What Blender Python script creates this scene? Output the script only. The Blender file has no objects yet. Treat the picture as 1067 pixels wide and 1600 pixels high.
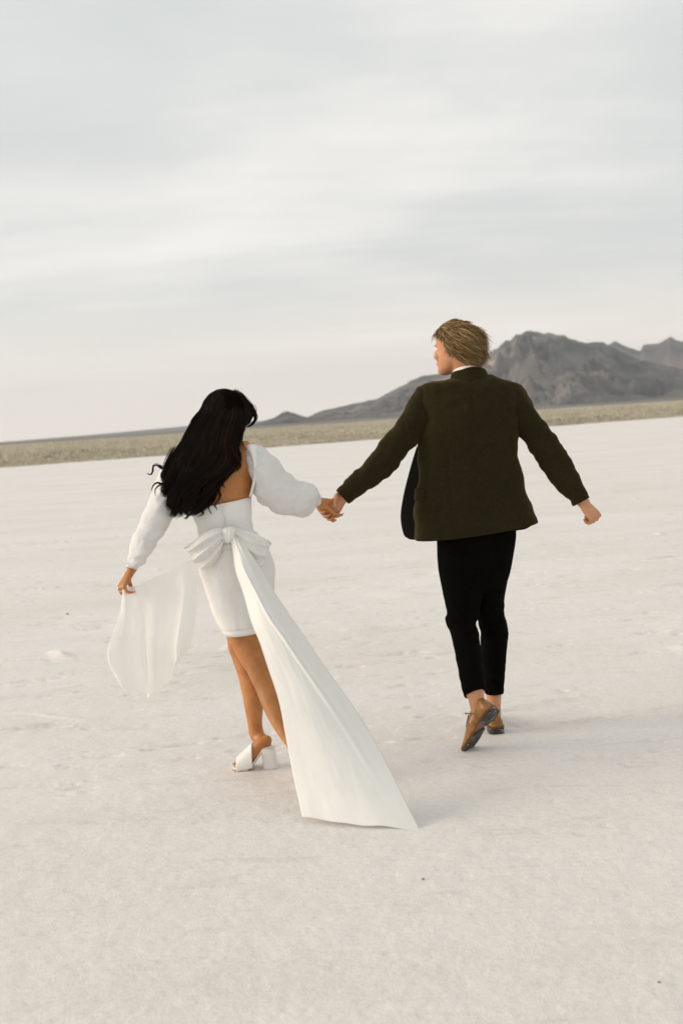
import bpy, bmesh, math, random
import numpy as np
from mathutils import Vector, Matrix
random.seed(7); RNG = np.random.default_rng(7)
R = math.radians
scene = bpy.context.scene
COL = scene.collection

# ------------------------------------------------------------------ camera
CAM_H = 1.44; FPX = 1778.0; PITCH = R(4.63); ROLL = R(3.75)
_F = np.array([0, math.cos(PITCH), -math.sin(PITCH)])
_U0 = np.array([0, math.sin(PITCH), math.cos(PITCH)])
_R0 = np.array([1.0, 0, 0])
_r = math.cos(ROLL)*_R0 - math.sin(ROLL)*_U0
_u = math.sin(ROLL)*_R0 + math.cos(ROLL)*_U0
cam_d = bpy.data.cameras.new('camera'); cam = bpy.data.objects.new('camera', cam_d); COL.objects.link(cam)
cam_d.sensor_fit = 'VERTICAL'; cam_d.sensor_height = 36; cam_d.lens = 40
cam_d.clip_start = 0.05; cam_d.clip_end = 80000
M = Matrix((( _r[0], _u[0], -_F[0], 0), (_r[1], _u[1], -_F[1], 0), (_r[2], _u[2], -_F[2], CAM_H), (0, 0, 0, 1)))
cam.matrix_world = M
cam_d.dof.use_dof = True; cam_d.dof.focus_distance = 4.85; cam_d.dof.aperture_fstop = 3.4
scene.camera = cam

# ------------------------------------------------------------------ sky and sun
SUN_EL = R(17); SUN_DIR = Vector((-0.99, -0.02, 0))       # horizontally towards the sun
SUN_DIR.normalize()
to_sun = Vector((SUN_DIR.x*math.cos(SUN_EL), SUN_DIR.y*math.cos(SUN_EL), math.sin(SUN_EL)))
w = bpy.data.worlds.new('World'); scene.world = w; w.use_nodes = True
nt = w.node_tree; nt.nodes.clear()
def N(t, typ, **kw):
    n = t.nodes.new(typ)
    for k, v in kw.items():
        if k.startswith('i_'):
            key = k[2:]
            n.inputs[int(key) if key.isdigit() else key.replace('_', ' ')].default_value = v
        else: setattr(n, k, v)
    return n
def ramp(t, stops, interp='LINEAR'):
    n = t.nodes.new('ShaderNodeValToRGB'); e = n.color_ramp.elements; n.color_ramp.interpolation = interp
    while len(e) < len(stops): e.new(0.5)
    for i, (p, c) in enumerate(stops):
        e[i].position = p; e[i].color = (*c, 1) if len(c) == 3 else c
    return n
out = N(nt, 'ShaderNodeOutputWorld'); bg = N(nt, 'ShaderNodeBackground')
sky = N(nt, 'ShaderNodeTexSky'); sky.sky_type = 'NISHITA'; sky.sun_disc = False
sky.sun_elevation = SUN_EL; sky.sun_rotation = math.atan2(SUN_DIR.x, SUN_DIR.y); sky.dust_density = 3; sky.air_density = 1.2
tc = N(nt, 'ShaderNodeTexCoord'); sep = N(nt, 'ShaderNodeSeparateXYZ'); nt.links.new(tc.outputs['Generated'], sep.inputs[0])
# the cloud deck: direction projected on a plane overhead
za = N(nt, 'ShaderNodeMath', operation='ABSOLUTE'); nt.links.new(sep.outputs[2], za.inputs[0])
zb = N(nt, 'ShaderNodeMath', operation='ADD', i_1=0.17); nt.links.new(za.outputs[0], zb.inputs[0])
dx = N(nt, 'ShaderNodeMath', operation='DIVIDE'); nt.links.new(sep.outputs[0], dx.inputs[0]); nt.links.new(zb.outputs[0], dx.inputs[1])
dy = N(nt, 'ShaderNodeMath', operation='DIVIDE'); nt.links.new(sep.outputs[1], dy.inputs[0]); nt.links.new(zb.outputs[0], dy.inputs[1])
cmb = N(nt, 'ShaderNodeCombineXYZ'); nt.links.new(dx.outputs[0], cmb.inputs[0]); nt.links.new(dy.outputs[0], cmb.inputs[1])
mp = N(nt, 'ShaderNodeMapping'); mp.inputs['Scale'].default_value = (0.72, 0.95, 1); mp.inputs['Rotation'].default_value = (0, 0, R(-9)); mp.inputs['Location'].default_value = (3.1, 1.7, 0)
nt.links.new(cmb.outputs[0], mp.inputs[0])
n1 = N(nt, 'ShaderNodeTexNoise', i_Scale=1.0, i_Detail=6.0, i_Roughness=0.5, i_Distortion=0.2); nt.links.new(mp.outputs[0], n1.inputs['Vector'])
mp2 = N(nt, 'ShaderNodeMapping'); mp2.inputs['Scale'].default_value = (0.5, 2.4, 1); mp2.inputs['Rotation'].default_value = (0, 0, R(-6)); nt.links.new(cmb.outputs[0], mp2.inputs[0])
n2 = N(nt, 'ShaderNodeTexNoise', i_Scale=1.6, i_Detail=5.0, i_Roughness=0.55, i_Distortion=0.5); nt.links.new(mp2.outputs[0], n2.inputs['Vector'])
mixn = N(nt, 'ShaderNodeMath', operation='MULTIPLY_ADD', i_1=0.22); nt.links.new(n2.outputs[0], mixn.inputs[0])
m0 = N(nt, 'ShaderNodeMath', operation='MULTIPLY', i_1=0.78); nt.links.new(n1.outputs[0], m0.inputs[0]); nt.links.new(m0.outputs[0], mixn.inputs[2])
cr = ramp(nt, [(0.36, (0.53, 0.555, 0.555)), (0.48, (0.60, 0.612, 0.598)), (0.56, (0.69, 0.68, 0.655)), (0.68, (0.80, 0.775, 0.745))])
nt.links.new(mixn.outputs[0], cr.inputs[0])
# towards the horizon the deck thins to a warm pale band
hz = N(nt, 'ShaderNodeMapRange', interpolation_type='SMOOTHSTEP'); hz.inputs[1].default_value = 0.0; hz.inputs[2].default_value = 0.15; hz.inputs[3].default_value = 0.88; hz.inputs[4].default_value = 0.0
nt.links.new(za.outputs[0], hz.inputs[0])
mh = N(nt, 'ShaderNodeMix', data_type='RGBA'); nt.links.new(hz.outputs[0], mh.inputs[0]); nt.links.new(cr.outputs[0], mh.inputs[6]); mh.inputs[7].default_value = (1.08, 0.95, 0.84, 1)
sc_ = N(nt, 'ShaderNodeMix', data_type='RGBA', blend_type='MULTIPLY', i_0=1.0); nt.links.new(sky.outputs[0], sc_.inputs[6]); sc_.inputs[7].default_value = (0.09, 0.09, 0.09, 1)
mx = N(nt, 'ShaderNodeMix', data_type='RGBA', i_0=0.93); nt.links.new(sc_.outputs[2], mx.inputs[6]); nt.links.new(mh.outputs[2], mx.inputs[7])
nt.links.new(mx.outputs[2], bg.inputs[0]); bg.inputs[1].default_value = 1.12
nt.links.new(bg.outputs[0], out.inputs[0])
sl = bpy.data.lights.new('sun', 'SUN'); sl.energy = 2.3; sl.angle = R(26); sl.color = (1, 0.86, 0.70)
so = bpy.data.objects.new('sun', sl); COL.objects.link(so); so.rotation_euler = to_sun.to_track_quat('Z', 'Y').to_euler()
so.location = (0, 0, 30)
vs = scene.view_settings; vs.view_transform = 'Standard'; vs.look = 'None'; vs.exposure = 0.25; vs.gamma = 1; vs.use_curve_mapping = False

# ------------------------------------------------------------------ maths helpers
def P(x, y, Y):
    """World point seen at photo pixel (x, y) on the plane world-Y = Y."""
    d = _F + _r*(x-533.5)/FPX - _u*(y-800)/FPX
    return np.array([0, 0, CAM_H]) + d*(Y/d[1])
def G(x, y, z=0.0):
    d = _F + _r*(x-533.5)/FPX - _u*(y-800)/FPX
    return np.array([0, 0, CAM_H]) + d*((z-CAM_H)/d[2])
def nrm(v): v = np.asarray(v, float); return v/(np.linalg.norm(v)+1e-12)
def _h(i, j, k, s):
    n = (i*374761393 + j*668265263 + k*2147483647*3 + s*974634777) & 0xffffffff
    n = ((n ^ (n >> 13))*1274126177) & 0xffffffff
    n = ((n ^ (n >> 16))*2246822519) & 0xffffffff
    return ((n ^ (n >> 15)) & 0xffffff)/float(0xffffff)
def vnoise(p, s=0):
    p = np.asarray(p, float)
    i = np.floor(p).astype(np.int64); f = p-i; f = f*f*f*(f*(f*6-15)+10)
    r = 0
    for a in (0, 1):
        for b in (0, 1):
            for c in (0, 1):
                wgt = (f[..., 0] if a else 1-f[..., 0])*(f[..., 1] if b else 1-f[..., 1])*(f[..., 2] if c else 1-f[..., 2])
                r = r + wgt*_h(i[..., 0]+a, i[..., 1]+b, i[..., 2]+c, s)
    return r*2-1
def fbm(p, octs=4, s=0, gain=0.5, lac=2.03):
    p = np.asarray(p, float); a = 1; r = 0; t = 0
    for o in range(octs):
        r = r + a*vnoise(p, s+o*17); t += a; a *= gain; p = p*lac+13.7
    return r/t
def ridged(p, octs=5, s=0, gain=0.5, lac=2.07):
    p = np.asarray(p, float); a = 1; r = 0; t = 0
    for o in range(octs):
        r = r + a*(1-np.abs(vnoise(p, s+o*17))*2); t += a; a *= gain; p = p*lac+7.3
    return r/t
def catmull(A, n):
    """Resample rows of A (k, m) to n rows, Catmull-Rom, uniform parameter."""
    A = np.asarray(A, float); k = len(A)
    if k == 2: t = np.linspace(0, 1, n)[:, None]; return A[0]*(1-t)+A[1]*t
    t = np.linspace(0, k-1, n); i = np.clip(np.floor(t).astype(int), 0, k-2); f = (t-i)[:, None]
    Ax = np.vstack([2*A[0]-A[1], A, 2*A[-1]-A[-2]])
    p0, p1, p2, p3 = Ax[i], Ax[i+1], Ax[i+2], Ax[i+3]
    return 0.5*((2*p1)+(-p0+p2)*f+(2*p0-5*p1+4*p2-p3)*f*f+(-p0+3*p1-3*p2+p3)*f**3)

# ------------------------------------------------------------------ object helpers
def mesh_obj(name, V, Fs, mat, root=None, parent=None, smooth=True, kind=None, base=None):
    V = np.asarray(V, float)
    if base is None and root is not None: base = np.array(root['_base'])
    if base is not None: V = V-base
    me = bpy.data.meshes.new(name)
    if isinstance(Fs, np.ndarray):
        nf, k = Fs.shape
        me.vertices.add(len(V)); me.vertices.foreach_set('co', V.astype(np.float32).ravel())
        me.loops.add(nf*k); me.loops.foreach_set('vertex_index', Fs.astype(np.int32).ravel())
        me.polygons.add(nf); me.polygons.foreach_set('loop_start', np.arange(0, nf*k, k, dtype=np.int32)); me.polygons.foreach_set('loop_total', np.full(nf, k, dtype=np.int32))
        me.update(calc_edges=True); me.validate()
    else:
        me.from_pydata(V.tolist(), [], Fs); me.update()
    if smooth: me.polygons.foreach_set('use_smooth', [True]*len(me.polygons))
    o = bpy.data.objects.new(name, me); COL.objects.link(o)
    if mat: me.materials.append(mat)
    p = parent if parent is not None else root
    if p is not None: o.parent = p
    if kind: o['kind'] = kind
    return o
def empty(name, loc, label, cat, group=None):
    o = bpy.data.objects.new(name, None); COL.objects.link(o); o.location = loc
    o.empty_display_size = 0.1
    o['label'] = label; o['category'] = cat; o['_base'] = [float(c) for c in loc]
    if group: o['group'] = group
    return o
class Geo:
    def __init__(s): s.V = []; s.F = []; s.n = 0
    def add(s, V, F):
        V = np.asarray(V, float); s.V.append(V); s.F += [tuple(int(i)+s.n for i in f) for f in F]; s.n += len(V); return s
    def rings(s, rings, cap0=True, cap1=True, closed=True):
        r = np.asarray(rings); n, m, _ = r.shape; F = []
        for i in range(n-1):
            for j in range(m if closed else m-1):
                k = (j+1) % m; F.append((i*m+j, i*m+k, (i+1)*m+k, (i+1)*m+j))
        V = r.reshape(-1, 3)
        if cap0: V = np.vstack([V, r[0].mean(0)]); c = len(V)-1; F += [(c, (j+1) % m, j) for j in range(m)]
        if cap1: V = np.vstack([V, r[-1].mean(0)]); c = len(V)-1; b = (n-1)*m; F += [(c, b+j, b+(j+1) % m) for j in range(m)]
        return s.add(V, F)
    def get(s): return np.vstack(s.V), s.F
def span_rings(secs, n=40, m=32, power=2.0, depth_dir=(0, 1, 0), rnd=False):
    """secs: (xl, yl, xr, yr, Y, b[, Yr]) pixel span across a limb, its depth plane and depth radius."""
    A = []
    for s in secs:
        Yr = s[6] if len(s) > 6 else s[4]
        A.append(np.concatenate([P(s[0], s[1], s[4]), P(s[2], s[3], Yr), [s[5]]]))
    A = catmull(A, n); L, Rr, b = A[:, :3], A[:, 3:6], np.maximum(A[:, 6], 0.001)
    C = (L+Rr)/2; U = (Rr-L)/2; T = np.gradient(C, axis=0)
    rings = []; th = np.linspace(0, 2*math.pi, m, endpoint=False)
    ct, st = np.cos(th), np.sin(th); e = 2.0/power
    ca = np.sign(ct)*np.abs(ct)**e; sa = np.sign(st)*np.abs(st)**e
    for i in range(n):
        v = np.array(depth_dir, float); u = nrm(U[i]); v = nrm(v-u*np.dot(v, u))
        t = nrm(T[i]); v2 = v-t*np.dot(v, t)
        if np.linalg.norm(v2) > 0.5: v = nrm(v2)
        rings.append(C[i]+ca[:, None]*U[i]+sa[:, None]*v*b[i])
    rings = np.array(rings)
    if rnd:                                  # rounded ends
        def end(r0, r1):
            c = r0.mean(0); d = nrm(c-r1.mean(0)); rad = np.linalg.norm(r0-c, axis=1).mean()
            return [c+(r0-c)*k+d*rad*0.6*math.sqrt(max(0, 1-k*k)) for k in (0.9, 0.65, 0.3)]
        a = end(rings[0], rings[1]); z = end(rings[-1], rings[-2])
        rings = np.array(a[::-1]+list(rings)+z)
    return rings
def shrink(secs, k, kb=None):
    o = []
    for s in secs:
        s = list(s); cx, cy = (s[0]+s[2])/2, (s[1]+s[3])/2
        s[0] = cx+(s[0]-cx)*k; s[2] = cx+(s[2]-cx)*k; s[1] = cy+(s[1]-cy)*k; s[3] = cy+(s[3]-cy)*k; s[5] *= (kb or k); o.append(tuple(s))
    return o
def tube_rings(pts, rad, m=14, flat=None, up=None, n=None):
    pts = np.asarray(pts, float); rad = np.asarray(rad, float)
    if n: A = catmull(np.hstack([pts, rad[:, None]]), n); pts, rad = A[:, :3], np.maximum(A[:, 3], 1e-4)
    T = np.gradient(pts, axis=0); T = T/(np.linalg.norm(T, axis=1)[:, None]+1e-12)
    v = np.array(up, float) if up is not None else np.array([0.13, 0.21, 0.97]); rings = []
    th = np.linspace(0, 2*math.pi, m, endpoint=False)
    for i in range(len(pts)):
        v = v-T[i]*np.dot(v, T[i])
        v = nrm(v) if np.linalg.norm(v) > 1e-6 else nrm(np.cross(T[i], [1, 0, 0]))
        u = np.cross(T[i], v); k = 1 if flat is None else flat
        rings.append(pts[i]+rad[i]*(np.cos(th)[:, None]*u+k*np.sin(th)[:, None]*v))
    r = list(rings)
    def dome(c, ring, d, R_): return [c+(ring-c)*math.cos(a)+d*R_*0.9*math.sin(a) for a in (0.5, 1.0, 1.35)]
    a = dome(pts[0], rings[0], -T[0], rad[0]); z = dome(pts[-1], rings[-1], T[-1], rad[-1])
    return np.array(a[::-1]+r+z)
def ellipsoid(g, c, ax, m=20, n=12):
    """ax: three axis vectors with lengths."""
    c = np.asarray(c, float); ax = np.asarray(ax, float); rings = []
    th = np.linspace(0, 2*math.pi, m, endpoint=False)
    for i in range(1, n):
        p = math.pi*i/n
        rings.append(c+np.cos(th)[:, None]*ax[0]*math.sin(p)+np.sin(th)[:, None]*ax[1]*math.sin(p)-ax[2]*math.cos(p))
    g.rings(np.array(rings))
def remesh(name, g, voxel, mat, root, smooth_it=3, disp=None, parent=None):
    V, F = g.get(); me = bpy.data.meshes.new('tmp'); me.from_pydata(V.tolist(), [], F); me.update()
    bm = bmesh.new(); bm.from_mesh(me); bmesh.ops.recalc_face_normals(bm, faces=bm.faces); bm.to_mesh(me); bm.free()
    o = bpy.data.objects.new('tmp', me); COL.objects.link(o)
    md = o.modifiers.new('r', 'REMESH'); md.mode = 'VOXEL'; md.voxel_size = voxel
    if smooth_it: sm = o.modifiers.new('s', 'SMOOTH'); sm.factor = 0.5; sm.iterations = smooth_it
    dg = bpy.context.evaluated_depsgraph_get(); ev = o.evaluated_get(dg); m2 = ev.to_mesh()
    n = len(m2.vertices); co = np.empty(n*3, np.float32); m2.vertices.foreach_get('co', co); co = co.reshape(-1, 3).astype(float)
    no = np.empty(n*3, np.float32); m2.vertices.foreach_get('normal', no); no = no.reshape(-1, 3)
    Fs = [tuple(p.vertices) for p in m2.polygons]
    ev.to_mesh_clear(); bpy.data.objects.remove(o); bpy.data.meshes.remove(me)
    if disp is not None: co = co+no*disp(co)[:, None]
    return mesh_obj(name, co, Fs, mat, root, parent)
def displace(o, fn):
    me = o.data; n = len(me.vertices); co = np.empty(n*3, np.float32); me.vertices.foreach_get('co', co); co = co.reshape(-1, 3).astype(float)
    no = np.empty(n*3, np.float32); me.vertices.foreach_get('normal', no); no = no.reshape(-1, 3)
    b = np.array(o.parent['_base']) if o.parent and '_base' in o.parent else 0
    if o.parent and o.parent.parent and '_base' in o.parent.parent: b = np.array(o.parent.parent['_base'])
    co = co+no*fn(co+b)[:, None]; me.vertices.foreach_set('co', co.astype(np.float32).ravel()); me.update()
def recalc(o):
    bm = bmesh.new(); bm.from_mesh(o.data); bmesh.ops.recalc_face_normals(bm, faces=bm.faces); bm.to_mesh(o.data); bm.free()
def solid(o, t, off=-1):
    md = o.modifiers.new('thickness', 'SOLIDIFY'); md.thickness = t; md.offset = off
def sheet(name, ctrl, nu, nv, mat, root, parent=None, thick=0.0015, fn=None, world=False):
    """ctrl: rows of (x, y, Y) pixel/depth points (or world points) -> smooth cloth grid with thickness."""
    A = np.array([[c if world else P(*c) for c in row] for row in ctrl], float)
    k, m, _ = A.shape
    A = catmull(A.reshape(k, m*3), nu).reshape(nu, m, 3)
    A = catmull(A.transpose(1, 0, 2).reshape(m, nu*3), nv).reshape(nv, nu, 3).transpose(1, 0, 2)
    if fn is not None:
        uu, vv = np.meshgrid(np.linspace(0, 1, nu), np.linspace(0, 1, nv), indexing='ij')
        A = A+fn(uu, vv, A)
    F = [(i*nv+j, i*nv+j+1, (i+1)*nv+j+1, (i+1)*nv+j) for i in range(nu-1) for j in range(nv-1)]
    o = mesh_obj(name, A.reshape(-1, 3), F, mat, root, parent)
    if thick: solid(o, thick, 0)
    return o
def strands(name, paths, rad, mat, root, parent=None, tip=0.15, root_r=0.6):
    """paths (n, m, 3) -> three-sided tapering tubes in one mesh."""
    n, m, _ = paths.shape; T = np.gradient(paths, axis=1); T /= np.linalg.norm(T, axis=2, keepdims=True)+1e-9
    a = np.cross(T, np.array([0.2, 0.9, 0.35])); a /= np.linalg.norm(a, axis=2, keepdims=True)+1e-9; b = np.cross(T, a)
    s = np.linspace(0, 1, m); prof = np.minimum(root_r+(1-root_r)*s/0.15, 1)*np.where(s > 0.55, 1-(1-tip)*((s-0.55)/0.45)**1.5, 1)
    rr = (np.asarray(rad).reshape(-1, 1)*prof)[..., None]
    K = 3; V = np.stack([paths+rr*(math.cos(q)*a+math.sin(q)*b) for q in (0, 2.094, 4.189)], axis=2)   # n,m,3,3
    idx = np.arange(n*m*K).reshape(n, m, K)
    F = np.stack([idx[:, :-1, :], np.roll(idx, -1, axis=2)[:, :-1, :], np.roll(idx, -1, axis=2)[:, 1:, :], idx[:, 1:, :]], axis=-1).reshape(-1, 4)
    return mesh_obj(name, V.reshape(-1, 3), F, mat, root, parent)

# ------------------------------------------------------------------ materials
def mat(name, col, rough=0.6, **kw):
    m = bpy.data.materials.new(name); m.use_nodes = True; t = m.node_tree; b = t.nodes['Principled BSDF']
    b.inputs['Base Color'].default_value = (*col, 1); b.inputs['Roughness'].default_value = rough
    for k, v in kw.items(): b.inputs[k.replace('_', ' ')].default_value = v
    return m, t, b
def varied(name, stops, scale=20, detail=4, rough=0.6, bump=0.0, bscale=None, bdist=0.002, stretch=(1, 1, 1), coords='Object', **kw):
    m, t, b = mat(name, stops[0][1], rough, **kw)
    c = N(t, 'ShaderNodeTexCoord'); mp = N(t, 'ShaderNodeMapping'); mp.inputs['Scale'].default_value = stretch; t.links.new(c.outputs[coords], mp.inputs[0])
    n = N(t, 'ShaderNodeTexNoise', i_Scale=float(scale), i_Detail=float(detail), i_Roughness=0.6); t.links.new(mp.outputs[0], n.inputs['Vector'])
    r = ramp(t, stops); t.links.new(n.outputs[0], r.inputs[0]); t.links.new(r.outputs[0], b.inputs['Base Color'])
    if bump:
        n2 = N(t, 'ShaderNodeTexNoise', i_Scale=float(bscale or scale*4), i_Detail=3.0, i_Roughness=0.6); t.links.new(mp.outputs[0], n2.inputs['Vector'])
        bp = N(t, 'ShaderNodeBump', i_Strength=bump, i_Distance=bdist); t.links.new(n2.outputs[0], bp.inputs['Height']); t.links.new(bp.outputs[0], b.inputs['Normal'])
    return m
#==SETTING==
# ================================================================== THE SETTING
# salt flat: fine polar sheet round the camera's foot, real crust relief near by
def salt_height(x, y):
    p = np.stack([x, y, np.zeros_like(x)], -1)
    r = np.hypot(x, y); fade = np.clip(1.25-r/45.0, 0, 1)
    w = p + 0.35*np.stack([fbm(p*0.9, 3, 5), fbm(p*0.9, 3, 9), np.zeros_like(x)], -1)
    z = 0.010*fbm(p*np.array([0.35, 0.8, 1]), 3, 1)
    q = w*np.array([0.75, 2.3, 1])
    rid = 1-np.abs(vnoise(q, 31))*2; rid = np.clip((rid-0.80)/0.2, 0, 1)**1.2
    msk = np.clip(fbm(p*np.array([0.5, 1.1, 1])+40, 3, 77)*3.2-0.1, 0, 1)
    brk = np.clip(0.6+1.2*fbm(p*np.array([2.2, 4.0, 1]), 2, 71), 0, 1.3)
    z += 0.024*rid*msk*brk*np.clip((r-3.5)/2.0, 0.2, 1)
    near = np.clip(1.15-r/22.0, 0, 1)
    z += near*0.0030*fbm(p*13, 3, 3)
    z += np.clip(1.1-r/9.0, 0, 1)*0.0016*fbm(p*42, 2, 4)
    pits = np.clip(fbm(p*np.array([2.6, 9.0, 1])+11, 4, 91, gain=.6)-0.33, 0, 1)
    z -= near*0.075*pits*np.clip((r-3.2)/2.0, 0.15, 1)
    return z*fade
ang = np.concatenate([np.linspace(-math.pi, -0.42, 70, endpoint=False), np.linspace(-0.42, 0.42, 640, endpoint=False), np.linspace(0.42, math.pi, 71)])[:-1]
rad = np.concatenate([np.geomspace(0.25, 1.9, 30, endpoint=False), np.geomspace(1.9, 16, 780, endpoint=False), np.geomspace(16, 120, 160, endpoint=False), np.geomspace(120, 40000, 24)])
AA, RR = np.meshgrid(ang, rad); X = RR*np.sin(AA); Yg = RR*np.cos(AA)
Z = salt_height(X, Yg); Z[RR > 100] = 0
Vg = np.stack([X, Yg, Z], -1).reshape(-1, 3); nr, na = RR.shape
idx = np.arange(nr*na).reshape(nr, na); rl = np.roll(idx, -1, axis=1)
Fg = np.stack([idx[:-1], rl[:-1], rl[1:], idx[1:]], -1).reshape(-1, 4)[:, ::-1]
Vg = np.vstack([Vg, [0, 0, 0]])
m, t, b = mat('salt', (0.6, 0.56, 0.5), 0.75)
b.inputs['Specular IOR Level'].default_value = 0.25
c = N(t, 'ShaderNodeTexCoord')
mpA = N(t, 'ShaderNodeMapping'); mpA.inputs['Scale'].default_value = (0.35, 0.9, 1); t.links.new(c.outputs['Object'], mpA.inputs[0])
nA = N(t, 'ShaderNodeTexNoise', i_Scale=0.9, i_Detail=7.0, i_Roughness=0.62, i_Distortion=0.4); t.links.new(mpA.outputs[0], nA.inputs['Vector'])
rA = ramp(t, [(0.30, (0.71, 0.66, 0.615)), (0.45, (0.75, 0.708, 0.668)), (0.58, (0.775, 0.738, 0.705)), (0.75, (0.79, 0.775, 0.765))]); t.links.new(nA.outputs[0], rA.inputs[0])
nB = N(t, 'ShaderNodeTexNoise', i_Scale=55.0, i_Detail=5.0, i_Roughness=0.7); t.links.new(c.outputs['Object'], nB.inputs['Vector'])
rB = ramp(t, [(0.28, (0.88, 0.87, 0.855)), (0.5, (1.0, 0.995, 0.985)), (0.72, (1.04, 1.04, 1.04))]); t.links.new(nB.outputs[0], rB.inputs[0])
mA = N(t, 'ShaderNodeMix', data_type='RGBA', blend_type='MULTIPLY', i_0=0.85); t.links.new(rA.outputs[0], mA.inputs[6]); t.links.new(rB.outputs[0], mA.inputs[7])
# thin broken brownish streaks across the salt, from stretched noise
mpC = N(t, 'ShaderNodeMapping'); mpC.inputs['Scale'].default_value = (1.3, 5.5, 1); mpC.inputs['Rotation'].default_value = (0, 0, R(3)); t.links.new(c.outputs['Object'], mpC.inputs[0])
nC = N(t, 'ShaderNodeTexNoise', i_Scale=1.5, i_Detail=8.0, i_Roughness=0.68, i_Distortion=0.6); t.links.new(mpC.outputs[0], nC.inputs['Vector'])
rC = ramp(t, [(0.575, (0, 0, 0)), (0.66, (1, 1, 1))]); t.links.new(nC.outputs[0], rC.inputs[0])
mCf = N(t, 'ShaderNodeMath', operation='MULTIPLY', i_1=0.20); t.links.new(rC.outputs[0], mCf.inputs[0])
mC = N(t, 'ShaderNodeMix', data_type='RGBA'); t.links.new(mCf.outputs[0], mC.inputs[0]); t.links.new(mA.outputs[2], mC.inputs[6]); mC.inputs[7].default_value = (0.47, 0.41, 0.33, 1)
t.links.new(mC.outputs[2], b.inputs['Base Color'])
nD = N(t, 'ShaderNodeTexNoise', i_Scale=120.0, i_Detail=4.0, i_Roughness=0.7); t.links.new(c.outputs['Object'], nD.inputs['Vector'])
nE = N(t, 'ShaderNodeTexNoise', i_Scale=9.0, i_Detail=6.0, i_Roughness=0.65); t.links.new(mpA.outputs[0], nE.inputs['Vector'])
b1 = N(t, 'ShaderNodeBump', i_Strength=0.65, i_Distance=0.005); t.links.new(nD.outputs[0], b1.inputs['Height'])
b2 = N(t, 'ShaderNodeBump', i_Strength=0.5, i_Distance=0.02); t.links.new(nE.outputs[0], b2.inputs['Height']); t.links.new(b1.outputs[0], b2.inputs['Normal']); t.links.new(b2.outputs[0], b.inputs['Normal'])
MS = m
b.inputs['Roughness'].default_value = 0.62; b.inputs['Specular IOR Level'].default_value = 0.45
Fg = np.vstack([Fg])
ground = mesh_obj('salt_flat', Vg, Fg, MS, kind='structure')
# close the middle under the camera
gm = Geo(); th = ang; rr0 = 0.26
gm.add(np.vstack([np.stack([rr0*np.sin(th), rr0*np.cos(th), np.full_like(th, -0.02)], -1), [[0, 0, -0.02]]]), [(na, j, (j+1) % na) for j in range(na)])

# belt of low scrub behind the salt, on slightly raised soil
def edge_y(x): return 73+0.47*x+1.2*vnoise(np.stack([x*0.12, x*0, x*0], -1), 3)+0.5*vnoise(np.stack([x*0.6, x*0, x*0], -1), 4)
xs = np.linspace(-130, 330, 460); ds = np.concatenate([[0], np.geomspace(0.3, 330, 110)])
XX, DD = np.meshgrid(xs, ds); XX = XX*(1+DD/90.0); E0 = edge_y(XX/(1+DD/90.0))
E0 = np.maximum(E0, 12)
YY = E0+DD
pp = np.stack([XX, YY, YY*0], -1)
def scrub_h(x, y, d):
    p = np.stack([x, y, y*0], -1)
    return np.where(d <= 0, -0.03, 0.05+0.22*np.clip(d/12, 0, 1)+0.14*fbm(p*0.05, 3, 21)+0.05*fbm(p*0.5, 2, 22))
ZZ = scrub_h(XX, YY, DD)
n1_, n2_ = XX.shape; idx = np.arange(n1_*n2_).reshape(n1_, n2_)
Fs = np.stack([idx[:-1, :-1], idx[:-1, 1:], idx[1:, 1:], idx[1:, :-1]], -1).reshape(-1, 4)
MSoil = varied('scrub soil', [(0.3, (0.44, 0.405, 0.325)), (0.5, (0.50, 0.465, 0.38)), (0.7, (0.56, 0.52, 0.43))], scale=0.35, detail=8, rough=0.9, bump=0.6, bscale=3, bdist=0.15)
mesh_obj('scrub_ground', np.stack([XX, YY, ZZ], -1).reshape(-1, 3), Fs, MSoil, kind='structure')
# dull desert floor from the belt to the mountains
MDes = varied('desert floor', [(0.3, (0.15, 0.135, 0.12)), (0.5, (0.20, 0.18, 0.155)), (0.7, (0.26, 0.235, 0.20))], scale=0.004, detail=8, rough=0.95)
xs = np.linspace(-1, 1, 60); ysd = np.geomspace(340, 30000, 40); XX, YY = np.meshgrid(xs, ysd); XX = XX*YY*1.3
idx = np.arange(XX.size).reshape(XX.shape); Fs = np.stack([idx[:-1, :-1], idx[:-1, 1:], idx[1:, 1:], idx[1:, :-1]], -1).reshape(-1, 4)
pz = np.stack([XX, YY, YY*0], -1)
mesh_obj('desert_plain', np.stack([XX, YY, 0.12+0*XX+0.08*np.clip((YY-340)/200, 0, 1)*(1+fbm(pz*0.004, 3, 8))], -1).reshape(-1, 3), Fs, MDes, kind='structure')

# the scrub itself: a continuous dry ground cover of thousands of twiggy tufts (one stuff object)
nT = 26000
v = RNG.random(nT)
dep = 0.2+230*v**2.1
xx = (RNG.random(nT)*2-1)*(24+0.42*(dep+70)) + 10
e = edge_y(xx/(1+dep/90.0)); yy = np.maximum(e, 12)+dep
dist = np.hypot(xx, yy)
hgt = (0.12+0.12*RNG.random(nT)+0.26*np.clip(fbm(np.stack([xx*0.09, yy*0.05, xx*0], -1), 2, 50), 0, 1))*np.clip(0.45+dep/14, 0.45, 1.15)
K = 16
th = RNG.random((nT, K))*2*math.pi; rad_ = (0.10+0.50*RNG.random((nT, K)))*(0.6+0.9*np.clip(dep[:, None]/60, 0, 1))
bx = xx[:, None]+np.cos(th)*rad_*0.9; by = yy[:, None]+np.sin(th)*rad_*0.9
bz = scrub_h(xx, yy, dep)[:, None]+RNG.random((nT, K))*hgt[:, None]*0.45-0.04
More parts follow.
